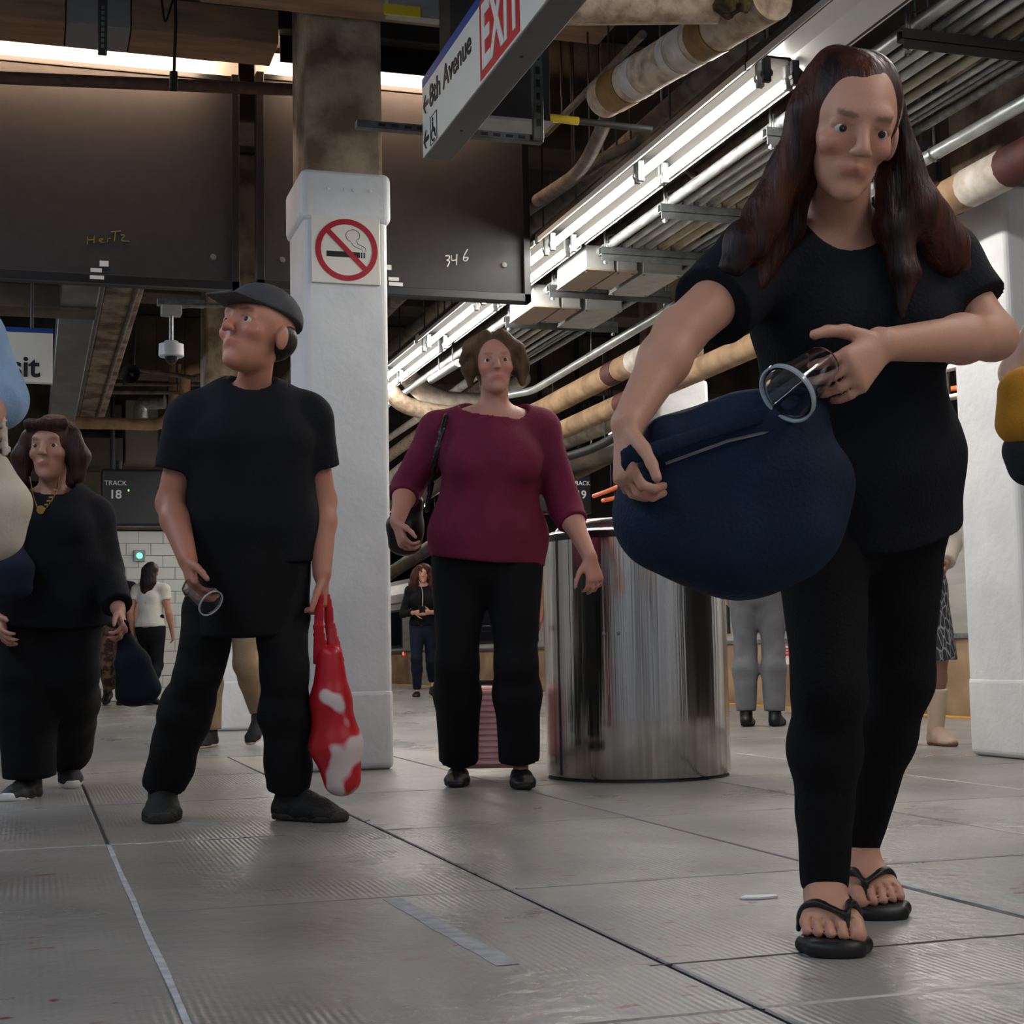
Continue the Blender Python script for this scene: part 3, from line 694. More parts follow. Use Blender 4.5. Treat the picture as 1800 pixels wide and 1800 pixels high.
for par, u, v in ((b1, 375, 452), (b2, 496, 457), (b2, 886, 466)):
    MB().lathe([(.001, .012), (.014, .01), (.017, 0)], ony(u, v, 7.9), (0, -1, 0), 14).build('bolt', M('bolt_grey', (104, 100, 98), .5), par, smooth=True)
# rusty pipe crossing in front of the boards
a, b = ony(-40, 135, 7.35), ony(520, 158, 7.35)
pipe('rusty_pipe', 'rusty brown pipe crossing in front of the black boards', [lerp(a, b, -.6), b], .03, rust)
# hanging strut and cable at top left
a = ony(180, 95, 7.0)
t = thing('hanging_strut', 'short perforated strut hanging at the top left', 'bracket', a)
MB().ab((a[0]-.02, 6.98, a[2]), (a[0]+.02, 7.02, 4.16)).build('channel', steel_dark, t)
for k in range(8): MB().obox((a[0], 6.979, a[2]+.03+k*.026), (.007, .001, .008)).build('slot', galv, t)
a = ony(305, 150, 7.1)
t = thing('hanging_cable', 'black cable with a plug hanging in front of the left board', 'cable', a)
MB().tube([a, a+Z*.3+np.array([.01, 0, 0]), a+Z*.8], .008, 8).build('cord', black_m, t); MB().obox(a+Z*.02, (.018, .018, .045)).build('plug', black_m, t, bevel=.006)
MB().tube(rounded([a+Z*.55, a+Z*.45+np.array([-.06, 0, 0]), a+Z*.28+np.array([-.04, 0, 0]), a+Z*.5+np.array([.02, 0, 0])], .05), .006, 6).build('loop', black_m, t)

# ---- girders and beams
def beam(label, lo, hi, mat, name='ceiling_beam', bev=.01): return tag(MB().ab(lo, hi).build(name, mat, None, bevel=bev), label, 'beam')
g0, g1 = ony(0, 28, 7.3)[2], 3.75
gx = ony(117, 20, 7.3)[0]; gx2 = ony(232, 20, 7.3)[0]
t = thing('boxed_girder', 'tan boarded girder across the top left corner', 'beam', (0, 7.4, g0))
for a, b, mt in ((-3.2, gx, tan_board), (gx, gx2, M('grey_board', (128, 128, 130), .7)), (gx2, 1.15, tan_board)):
    MB().ab((a, 7.3, g0), (b-.006, 7.6, g0+.17)).build('board', mt, t, bevel=.004); MB().ab((a, 7.29, g0+.18), (b-.006, 7.6, g0+.42)).build('board', mt, t, bevel=.004)
a = ony(600, 12, 6.6)
beam('tan boarded girder above the white column', (.7, 6.45, a[2]), (2.6, 6.72, 3.75), tan_board)
beam('black steel beam above the advertising boards', (-3.2, 7.62, 3.72), (2.6, 7.88, 4.1), steel_dark)
q0, q1 = ony(675, 25, 6.4), ony(738, 14, 6.4)
t = thing('yellow_label', 'yellow warning label beside the top of the white column', 'sign', q0)
MB().ab((q0[0], 6.39, q0[2]), (q1[0], 6.40, q1[2])).build('plate', yellow_tag, t)
MB().ab((q0[0]+.02, 6.40, q0[2]+.004), (q1[0]+.1, 6.46, 3.6)).build('backing_box', grey_box, t)
for k, y in enumerate((8.3, 12.6, 16.4)):
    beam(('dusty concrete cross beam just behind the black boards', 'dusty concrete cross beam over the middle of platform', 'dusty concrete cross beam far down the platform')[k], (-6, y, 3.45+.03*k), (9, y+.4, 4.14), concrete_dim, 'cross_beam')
# beam and steel channel seen below the left board, running toward the far wall
a = onz(222, 500, 3.05); 
beam('rough concrete beam running away below the left board', (a[0]-.13, 8.3, 3.05), (a[0]+.13, 17.4, 3.6), concrete_old, 'long_beam')
beam('grey steel channel alongside the rough concrete beam', (a[0]-.27, 8.3, 3.0), (a[0]-.14, 17.4, 3.12), strut_m, 'steel_channel')
a2 = onz(150, 560, 2.75)
t = tag(MB().ab((a2[0]-.17, 8.4, 2.75), (a2[0]+.06, 16, 3.0)).build('metal_duct', M('duct_metal', (110, 106, 104), .35, .6, col2=(70, 66, 64), vs=3), None, bevel=.01), 'shiny metal duct running away above the dark haired woman', 'duct')
beam('tan wood lintel below the left end of the board', tuple(ony(-60, 535, 10.0)), tuple(ony(172, 505, 10.0)+np.array([0, .3, 0])), concrete_dim, 'lintel')
pipe('thin_pipe', 'thin pipe following the edge of the rough concrete beam', [onz(243, 500, 3.02), onz(168, 740, 3.02)], .02, dusty, hang=(.3, .8))
# big pipes at top right of the exit sign
a, b = at(1300, 28, 5.4), at(1062, 172, 6.3)
pipe('insulated_pipe', 'large wrapped pipe with gold bands above the fluorescent lights', [lerp(a, b, -.2), b], .083, wrap, n=24, bands=((.40, .48, wrap_w, .002), (.50, .54, wrap_w, .002), (.28, .37, gold, .004), (.72, .78, wrap_w, .003), (.82, .93, gold, .004)))
pipe('insulated_pipe', 'large pale pipe crossing the top edge above the banded pipe', [at(960, 5, 5.2), at(1262, 2, 5.2)], .075, wrap, n=24)
rg = SD(); c0 = at(1283, 12, 5.15)
for k in range(16): rg.ell(c0+np.array([random.uniform(-.05, .05), random.uniform(-.05, .05), random.uniform(-.02, .08)]), random.uniform(.02, .035), k=.006)
tag(sdo('torn_lagging', rg, M('burnt_lagging', (44, 36, 24), .95, col2=(88, 72, 40), vs=40), None, .005, (.006, 60, (1, 1, 1)), loc=c0), 'torn dark pipe lagging at the top edge', 'insulation')
pipe('dusty_pipe', 'dusty grey pipe bending down left of the fluorescent lights', [at(1068, 205, 6.8), at(1025, 300, 7.4), at(945, 352, 8.4)], .034, dusty, rad=.3, hang=(.3, .8))
pipe('dusty_pipe', 'dusty pipe beside the upper lamp housing, with a slow bend', [at(1125, 250, 7.4), at(1065, 275, 7.6), at(930, 370, 8.9)], .03, dusty, rad=.4, hang=(.3, .8))
pipe('dusty_pipe', 'long thin dusty pipe left of the lamps', [at(1130, 60, 6.4), at(960, 235, 8.0)], .018, dusty, hang=(.3, .8))
for k, (x, z, r) in enumerate(((2.50, 3.05, .05), (2.36, 3.2, .04), (2.18, 3.0, .035), (1.98, 3.25, .06))):
    pipe('dusty_pipe', ('first', 'second', 'third', 'fourth')[k]+' dusty pipe left of the lamps, seen under the right board', [(x, 8.2, z), (x, 15.5, z)], r, dusty, group='dusty pipes under the board', hang=(.1, .6))
for k, (x, z, r) in enumerate(((3.02, 3.2, .045), (3.14, 3.25, .04), (3.3, 3.3, .05), (3.5, 3.4, .06), (3.75, 3.3, .05))):
    pipe('dusty_pipe', ('first', 'second', 'third', 'fourth', 'fifth')[k]+' dusty pipe above the conduit rack, counted from the lamps', [(x, 5.9+.2*k, z), (x, 15, z)] , r, dusty, group='dusty pipes above the rack', rad=.3)
# brick arch foot lit by the lamps
wb = thing('brick_corbel', 'dusty brick corbel lit by the lamps above the conduit rack', 'wall', (4.2, 9.0, 3.3))
MB().ab((3.84, 8.85, 3.31), (4.55, 9.2, 4.14)).build('mortar', M('mortar_grey', (104, 96, 88), .95), wb)
brk = M('dusty_brick', (168, 150, 134), .95, col2=(130, 114, 100), vs=12, space='world', bump=.4, bs=80)
for j in range(8):
    for i in range(4):
        xx = 3.80+i*.2+(.1 if j % 2 else 0); MB().ab((xx+.005, 8.82, 3.30+j*.068), (xx+.193, 8.95, 3.30+j*.068+.058)).build('brick', brk, wb, bevel=.006, seg=1)
pipe('diagonal_strut', 'diagonal dusty angle strut beside the brick corbel', [at(1188, 280, 7.6), at(1245, 330, 7.6)], .022, dusty)
# curved cream pipes below the lamps behind the column
pipe('insulated_pipe', 'curved cream insulated pipe below the lamps, larger', [at(700, 645, 13.2), at(742, 690, 13.3), at(780, 705, 13.4), at(850, 708, 13.6)], .085, wrap_w, rad=.3)
pipe('insulated_pipe', 'curved cream insulated pipe below the lamps beside the column edge', [at(680, 680, 12.9), at(705, 710, 13.0), at(745, 722, 13.1), at(830, 735, 13.2)], .075, wrap, rad=.3)
pipe('white_conduit', 'short bright conduit between the lamp and the curved pipes', [at(758, 668, 12), at(806, 638, 11.2)], .03, conduit, hang=(.3, .8))
for k, (a, b, r, mt) in enumerate((((686, 768), (735, 735), .04, wrap_w), ((686, 800), (760, 745), .07, wrap), ((686, 840), (770, 775), .08, wrap_w), ((686, 890), (745, 830), .06, dusty), ((686, 930), (735, 880), .08, concrete_dim), ((690, 1005), (760, 960), .1, concrete_dim))):
    pipe('far_pipe', 'far pipe running between white column and magenta sleeve, '+('topmost', 'second from top', 'third from top, brightest', 'fourth from top', 'fifth from top', 'lowest')[k], [at(a[0]-70, a[1]+50, 21+k), at(*a, 19+k), at(b[0], b[1], 16.5+k), at(b[0]+150, b[1]-110, 13.5+k)], r, mt, rad=.2, group='far pipes right of the column', hang=(.9,))
for k, (a, b, r, mt) in enumerate((((960, 790), (1090, 740), .07, dusty), ((975, 815), (1100, 790), .09, concrete_dim), ((1030, 830), (1130, 775), .06, dusty))):
    pipe('far_duct', 'far dusty duct above the track 19 display, '+('upper', 'middle', 'lower')[k], [at(a[0]-60, a[1]+25, 16), at(*b, 14)], r, mt, hang=(.7,))
for k, y in enumerate((5.4, 7.4, 8.8, 12.4, 15.2, 18.0, 21, 24, 28, 32)):
    fixture(5.25, y, 2.62, {7.4: 'lit fluorescent light glimpsed between dark shirt and right column', 15.2: 'small lit fluorescent light beside the track 19 display'}.get(y, 'lit fluorescent light over the platform edge near the train'))
column(4.125, 4.56, 1.50, 1.94, 2.55, False, 'white column outside the picture on the right')  # unseen, added to the row for its reflection in the trash can
# ---- left far pipework under the board
pipe('far_pipe', 'horizontal tan pipe at head height behind the dark haired woman', [at(120, 742, 15.5), at(305, 748, 15.5), at(308, 640, 15.5)], .06, tan, rad=.25)
pipe('far_pipe', 'tan vertical pipe with elbow beside the dome camera', [at(325, 760, 15.0), at(325, 652, 15.0), at(352, 646, 15.0)], .055, tan, rad=.25)
pipe('far_pipe', 'shiny silver elbow pipe behind the horn speaker', [at(247, 735, 15.8), at(247, 708, 15.8), at(290, 706, 15.8)], .075, galv, rad=.3)
pipe('thin_pipe', 'thin pale pipe crossing below the horn speaker', [at(160, 690, 15.0), at(350, 690, 15.0)], .018, dusty, hang=(.3, .8))
pipe('thin_pipe', 'thin pale pipe crossing above the horn speaker', [at(245, 650, 14.8), at(345, 665, 14.8)], .02, dusty, hang=(.3, .8))
pipe('thin_pipe', 'lower thin pipe crossing at the horn speaker', [at(150, 675, 15.2), at(350, 676, 15.2)], .018, dusty, hang=(.3, .8))
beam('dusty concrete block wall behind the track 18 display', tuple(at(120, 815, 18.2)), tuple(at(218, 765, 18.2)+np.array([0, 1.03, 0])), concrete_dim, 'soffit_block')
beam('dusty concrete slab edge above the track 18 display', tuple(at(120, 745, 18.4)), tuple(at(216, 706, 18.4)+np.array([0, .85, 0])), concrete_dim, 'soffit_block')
beam('pale concrete panel behind the silver elbow', tuple(at(220, 810, 18.6)), tuple(at(280, 700, 18.6)+np.array([0, .775, 0])), M('pale_panel', (120, 112, 100), .9), 'soffit_block')
# horn speaker
c0 = at(230, 657, 13.5); t = thing('horn_speaker', 'black round horn speaker under the ceiling left of the dome camera', 'speaker', c0)
MB().lathe([(.02, -.16), (.035, -.1), (.075, .0), (.085, .015), (.078, .012), (.03, -.07), (.001, -.07)], c0, -AX, 24).build('horn', black_m, t, smooth=True)
MB().lathe([(.001, .0), (.018, -.02), (.02, -.06)], c0, -AX, 14).build('driver', galv, t, smooth=True)
MB().tube([c0+AX*.1, c0+AX*.12+Z*.3], .012, 8).build('bracket', steel_dark, t); MB().tube([c0+AX*.12+Z*.3, np.array([*(c0+AX*.12)[:2], 4.16])], .01, 8).build('stem', steel_dark, t)
# dome camera on bracket
D = 9.3; c0 = at(301, 617, D); px = D/FPX
t = thing('dome_camera', 'white dome security camera hanging from a bracket under the board', 'camera', c0)
MB().lathe([(.001, .062), (.04, .06), (.05, .044), (.074, .04), (.076, -.03), (.07, -.036), (.001, -.036)], c0, (0, 0, 1), 28).build('housing', M('camera_white', (200, 203, 206), .4), t, smooth=True)
MB().lathe([(.001, -.082), (.022, -.076), (.036, -.058), (.04, -.036)], c0, (0, 0, 1), 24).build('dome', M('smoked_dome', (30, 30, 34), .08), t, smooth=True)
cb_ = at(301, 545, D)
MB().tube([c0+Z*.055, cb_-Z*.03], .013, 10).build('stem', galv, t, smooth=True)
MB().obox(cb_, (.06, .05, .035)).build('junction_box', grey_box, t, bevel=.006)
MB().obox(at(318, 533, D), (.14, .03, .02)).build('bracket_plate', galv, t, bevel=.003)
MB().tube(rounded([cb_+Z*.01, at(330, 538, D), at(372, 537, D), at(404, 537, D), at(404, 505, D)], .03), .012, 10).build('conduit_arm', galv, t, smooth=True)
MB().tube([at(404, 537, D), np.array([*at(404, 505, D)[:2], 4.16])], .016, 10).build('drop_pipe', galv, t, smooth=True)
# "Transit" sign at the left edge
q0, q1 = ony(-90, 667, 9.4), ony(93, 578, 9.4)
t = thing('transit_sign', 'white hanging sign with blue top band ending in sit, at the left edge', 'sign', (q1[0]-.3, 9.4, q0[2]))
MB().ab((q0[0], 9.4, q0[2]), (q1[0], 9.46, q1[2])).build('panel', sign_white, t, bevel=.003)
MB().ab((q0[0], 9.396, q1[2]-.028), (q1[0], 9.462, q1[2])).build('blue_strip', sign_blue, t)
text('Transit', .175, (q1[0]-.075, 9.398, q0[2]+.035), (1, 0, 0), (0, 0, 1), sign_black, t, align='RIGHT', bold=.004)
for xx in (q0[0]+.1, q1[0]-.12): MB().tube([(xx, 9.43, q1[2]), (xx, 9.43, 4.16)], .01, 8).build('hanger_rod', steel_dark, t)
# track displays
def display(u0, u1, v0, v1, y, num, utx, label):
    a, b = ony(u0, v1, y), ony(u1, v0, y)
    t = thing('track_display', label, 'display', ((a[0]+b[0])/2, y, a[2]), 'track number displays')
    MB().ab((a[0], y, a[2]), (b[0], y+.18, b[2])).build('casing', M('display_black', (30, 30, 32), .35), t, bevel=.03, seg=3)
    lx = ony(utx, 850, y)[0]; s_ = y/FPX
    dim = M('display_lettering', (190, 192, 194), .5)
    text('TRACK', 11.5*s_, (lx, y-.003, ony(utx, 853, y)[2]), (1, 0, 0), (0, 0, 1), dim, t, align='CENTER')
    text(num, 21*s_, (lx, y-.003, ony(utx, 876, y)[2]), (1, 0, 0), (0, 0, 1), dim, t, align='CENTER', bold=.002)
    for xx in (a[0]+.12, b[0]-.12):
        for o_ in (0, .07): MB().tube([(xx+o_, y+.09, b[2]), (xx+o_, y+.09, 4.16 if o_ == 0 else b[2]+.1)], .025 if o_ == 0 else .03, 8).build('hanger_rod', black_m, t)
    return t
d18 = display(178, 318, 826, 924, 17.3, '18', 203, 'black hanging display reading TRACK 18 above the white tiled wall')
q = ony(226, 862, 17.297); MB().obox(q, (.006, .003, .009)).build('green_pixel', M('green_led', (90, 255, 60), .4, emit=4), d18)
display(940, 1041, 834, 902, 16.2, '19', 1021, 'black display reading TRACK 19 half hidden by magenta sleeve')
# ---- trash can
CX, CY, R = 2.365, 5.86, .372
t = thing('trash_can', 'large round stainless steel trash can with open rim', 'trash can', (CX, CY, 0))
MB().lathe([(.001, .012), (R-.012, .012), (R-.006, 0), (R-.02, 0)], (CX, CY, 0), n=64).build('base_ring', black_m, t, smooth=True)
prof = [(R-.006, .012), (R, .02), (R, .93)]
MB().lathe([(R-.006, .012), (R, .02), (R, .25), (R+.001, .5), (R, .75), (R, .955), (R-.008, .962), (R-.012, .9)], (CX, CY, 0), n=96).build('drum', steel_can, t, smooth=True)
MB().lathe([(R+.002, .945), (R+.006, .955), (R+.004, .972), (R-.02, .985), (R-.05, .985), (R-.05, .96)], (CX, CY, 0), n=96).build('rim', M('rim_dark', (70, 70, 72), .25, .8), t, smooth=True)
MB().lathe([(R-.05, .965), (R-.055, 1.0), (R-.075, 1.022), (R-.10, 1.03), (.13, 1.035), (.12, 1.02), (.12, .9)], (CX, CY, 0), n=64).build('lid', M('lid_steel', (160, 160, 160), .2, .9), t, smooth=True)
an = math.atan2(-CY, -CX)-.95
sx, sy = CX+R*math.cos(an), CY+R*math.sin(an)
MB().obox((sx, sy, .485), (.0016, .006, .465), (math.cos(an), math.sin(an), 0), (-math.sin(an), math.cos(an), 0)).build('seam', M('seam_dark', (60, 60, 62), .4, .6), t)
for da in (.62, .78):
    a = an+da; MB().lathe([(.001, .005), (.006, .004), (.008, 0)], (CX+R*math.cos(a), CY+R*math.sin(a), .57), (math.cos(a), math.sin(a), 0), 8).build('rivet', galv, t)

# ================================================================== PEOPLE
def srgb3(c): return np.array(lin(c)[:3])
skin_m = M('skin', (190, 140, 118), .5, attr='tint', sss=.12, bump=.08, bs=220)
eye_m = M('eye_white', (196, 190, 184), .25); iris_m = M('iris', (46, 32, 24), .2)
cloth = lambda n, c, c2=None, r=.85, bs=160: M(n, c, r, col2=c2, vs=9, bump=.25, bs=bs, spec=.25)
black_tee = cloth('black_jersey', (15, 17, 22), (20, 22, 28)); black_leg = cloth('black_legging', (12, 12, 14), (16, 16, 18))
black_trs = cloth('black_trouser', (12, 12, 14), (18, 18, 20)); magenta = cloth('magenta_jersey', (112, 34, 62), (100, 28, 54), .8)
navy_bag = cloth('navy_canvas', (18, 38, 60), (14, 30, 50), .75); rubber = M('sandal_rubber', (24, 23, 24), .45)
leather = M('black_leather', (14, 14, 15), .4); white_sole = M('white_sole', (214, 212, 208), .6)
def hairm(n, c, c2): return M(n, c, .48, col2=c2, vs=26, stretch=(1, 1, .12), bump=.7, bs=90, spec=.22)

class Head:
    def __init__(s, crown, chin, fwd):
        crown, chin = np.asarray(crown, float), np.asarray(chin, float)
        s.up = nrm(crown-chin); s.k = np.linalg.norm(crown-chin)/.23; s.c = chin+s.up*.112*s.k
        f = np.asarray(fwd, float); s.f = nrm(f-s.up*(f@s.up)); s.r = np.cross(s.up, s.f)*1.0   # r = the person's left
    def p(s, x, y, z): return s.c+s.k*(x*s.r+y*s.f+z*s.up)
    def e(s, sd, c, r, k=.012, op='u'): sd.ell(s.p(*c), np.asarray(r)*s.k, s.r, s.f, s.up, k=k*s.k, op=op)
    def cn(s, sd, a, b, ra, rb, k=.012): sd.cone(s.p(*a), s.p(*b), ra*s.k, rb*s.k, k=k*s.k)
    def build(s, sd):
        s.e(sd, (0, -.010, .030), (.073, .093, .087)); s.cn(sd, (0, .022, .02), (0, .036, -.065), .062, .043)
        s.e(sd, (0, .016, -.052), (.049, .056, .045)); s.e(sd, (0, .062, -.092), (.022, .02, .018)); s.cn(sd, (-.03, .070, .030), (.03, .070, .030), .016, .016)
        for x in (-1, 1):
            s.e(sd, (x*.038, .050, -.018), (.023, .028, .022)); s.e(sd, (x*.077, -.008, -.008), (.010, .02, .032), .006)
        for x in (-1, 1): s.e(sd, (x*.032, .098, .005), (.019, .018, .013), .01, 'd')
        s.cn(sd, (0, .082, .014), (0, .103, -.022), .008, .012, .01)
        for x in (-1, 1): s.cn(sd, (x*.018, .0765, .0125), (x*.046, .068, .0105), .0062, .0062, .004); s.cn(sd, (x*.020, .0745, -.0045), (x*.044, .068, -.0035), .005, .005, .004)
        for x in (-1, 1): s.e(sd, (x*.011, .096, -.027), (.008, .010, .007), .006)
        s.cn(sd, (-.025, .070, -.055), (0, .083, -.052), .004, .006, .008); s.cn(sd, (.025, .070, -.055), (0, .083, -.052), .004, .006, .008); s.cn(sd, (-.017, .075, -.062), (.017, .075, -.062), .006, .006, .008)
    def features(s, parent, skin):
        for x in (-1, 1):
            c = s.p(x*.032, .0675, .005)
            e = MB().lathe([(.0125*s.k*math.sin(a), .0125*s.k*math.cos(a)) for a in np.linspace(.02, math.pi-.02, 9)], c, s.f, 14).build('eye', eye_m, parent, smooth='full')
            MB().lathe([(.001, .0132*s.k), (.004*s.k, .0129*s.k), (.0062*s.k, .0115*s.k)], c, s.f, 12).build('iris', iris_m, e, smooth='full')
def seg_d(P, a, b):
    ba = b-a; t = np.clip(((P-a)@ba)/(ba@ba), 0, 1); return np.linalg.norm(P-a-t[:, None]*ba, axis=1)
def skin_paint(hd, skin, brow):
    sk, bw = srgb3(skin), srgb3(brow)
    def f(P):
        c = np.tile(sk, (len(P), 1))
        def put(d, r, col, a):
            w_ = np.clip((r-d)/(.35*r), 0, 1)[:, None]*a; c[:] = c*(1-w_)+col*w_
        near = np.linalg.norm(P-hd.c, axis=1) < .2
        k = hd.k
        for x in (-1, 1):
            put(np.linalg.norm(P-hd.p(x*.042, .075, -.02), axis=1), .032*k, sk*np.array([1.08, .86, .84]), .5)
            put(seg_d(P, hd.p(x*.016, .092, .026), hd.p(x*.047, .078, .03)), .006*k, bw, .55)
            put(seg_d(P, hd.p(x*.02, .085, .012), hd.p(x*.045, .078, .010)), .0035*k, bw, .5)
        lip = sk*np.array([.84, .58, .57])
        for a, b in (((-.024, .078, -.0545), (0, .088, -.053)), ((.024, .078, -.0545), (0, .088, -.053)), ((-.016, .081, -.0625), (.016, .081, -.0625))): put(seg_d(P, hd.p(*a), hd.p(*b)), .0065*k, lip, .75)
        pass
        return c
    return f
def rotv(v, ax, a):
    ax = nrm(ax); return v*math.cos(a)+np.cross(ax, v)*math.sin(a)+ax*(ax@v)*(1-math.cos(a))
def hand(sd, w, d, palm, thumb, curl=.4, s=1.0, spread=.06, tcurl=.4):
    """palm, four fingers of unequal length and a thumb leaving the side of the palm"""
    d = nrm(d); palm = nrm(palm-d*(np.asarray(palm)@d)); th = nrm(np.cross(d, palm)); th = th if th@np.asarray(thumb) > 0 else -th
    kn = w+d*.085*s
    sd.cone(w, kn, np.array([.027, .020])*s, np.array([.040, .014])*s, side=th, k=.012)
    bx = np.cross(palm, d); ax_ = np.cross(d, palm)
    for off, ln, r in ((.030, .070, .0088), (.010, .080, .0092), (-.011, .074, .0088), (-.030, .058, .0078)):
        p = w+d*(.083-abs(off)*.18)*s+th*off*s; v = nrm(d+th*off*spread/.03); a_ = np.cross(v, palm)
        for i, fr in enumerate((.46, .30, .24)):
            v = rotv(v, np.cross(v, palm), curl*(.8, 1.1, .8)[i]) if True else v
            q = p+v*ln*fr*s; sd.cone(p, q, r*s*(1-.06*i), r*s*(.94-.07*i), k=.003); p = q
    p = w+d*.022*s+th*.024*s; v = nrm(d*.75+th*.75+palm*.25)
    for i, (ln, r) in enumerate(((.042, .0125), (.032, .0105), (.026, .009))):
        q = p+v*ln*s; sd.cone(p, q, r*s, r*s*.9, k=.005); p = q; v = nrm(rotv(v, np.cross(v, d), tcurl*.6)+palm*.1)
def footf(an, toe):
    h = toe-an; h[2] = 0; h = nrm(h); heel = an-Z*.082-h*.048; d = nrm(toe-heel); sd_ = nrm(np.cross(d, Z)); return heel, d, sd_, np.cross(sd_, d)
def shoe(parent, an, toe, mat, sole, vox, wide=1.0, bulk=1.0, low=False, name='shoe', lug=.02):
    an, toe = np.asarray(an, float), np.asarray(toe, float); heel, d, sd_, up = footf(an, toe.copy()); L_ = np.linalg.norm(toe-heel)
    s = SD(); q = lambda t_, h_, o=0: heel+d*t_*L_+up*h_+sd_*o
    r = .036*bulk
    s.cone(q(.12, .03), q(.45, .03), np.array([.034*wide, .036])*bulk, np.array([.038*wide, .034])*bulk, side=sd_, k=.02)
    s.cone(q(.45, .03), q(.72, .022), np.array([.038*wide, .036])*bulk, np.array([.046*wide, .028])*bulk, side=sd_, k=.02)
    s.cone(q(.72, .022), q(.885, .018), np.array([.046*wide, .028])*bulk, np.array([.036*wide, .021])*bulk, side=sd_, k=.02)
    if not low:
        s.cone(q(.16, .04), q(.20, .095), .036*bulk, .038*bulk, k=.02); s.cone(q(.26, .075), q(.62, .04), .034*bulk, .028*bulk, k=.03)
    s.plane(heel+up*.008, -up)
    o = sdo(name, s, mat, parent, vox, (.0012, 60, (1, 1, 1)))
    s2 = SD()
    s2.cone(q(.10, .012), q(.5, .012), np.array([.036*wide*bulk, lug]), np.array([.036*wide*bulk, lug]), side=sd_, k=.01)
    s2.cone(q(.5, .012), q(.74, .012), np.array([.036*wide*bulk, lug]), np.array([.047*wide*bulk, lug]), side=sd_, k=.01)
    s2.cone(q(.74, .012), q(.90, .012), np.array([.047*wide*bulk, lug]), np.array([.034*wide*bulk, lug]), side=sd_, k=.01)
    s2.plane(heel, -up, .001); s2.plane(heel+up*(lug+.004), up, .001)
    sdo('sole', s2, sole, o, vox)
    if not low and sole is not mat:
        for i in range(4): MB().tube([q(.36+.07*i, .074-.011*i, -.016), q(.38+.07*i, .083-.011*i, 0), q(.36+.07*i, .074-.011*i, .016)], .0028, 5).build('lace', sole if sole is white_sole else black_m, o)
    return o

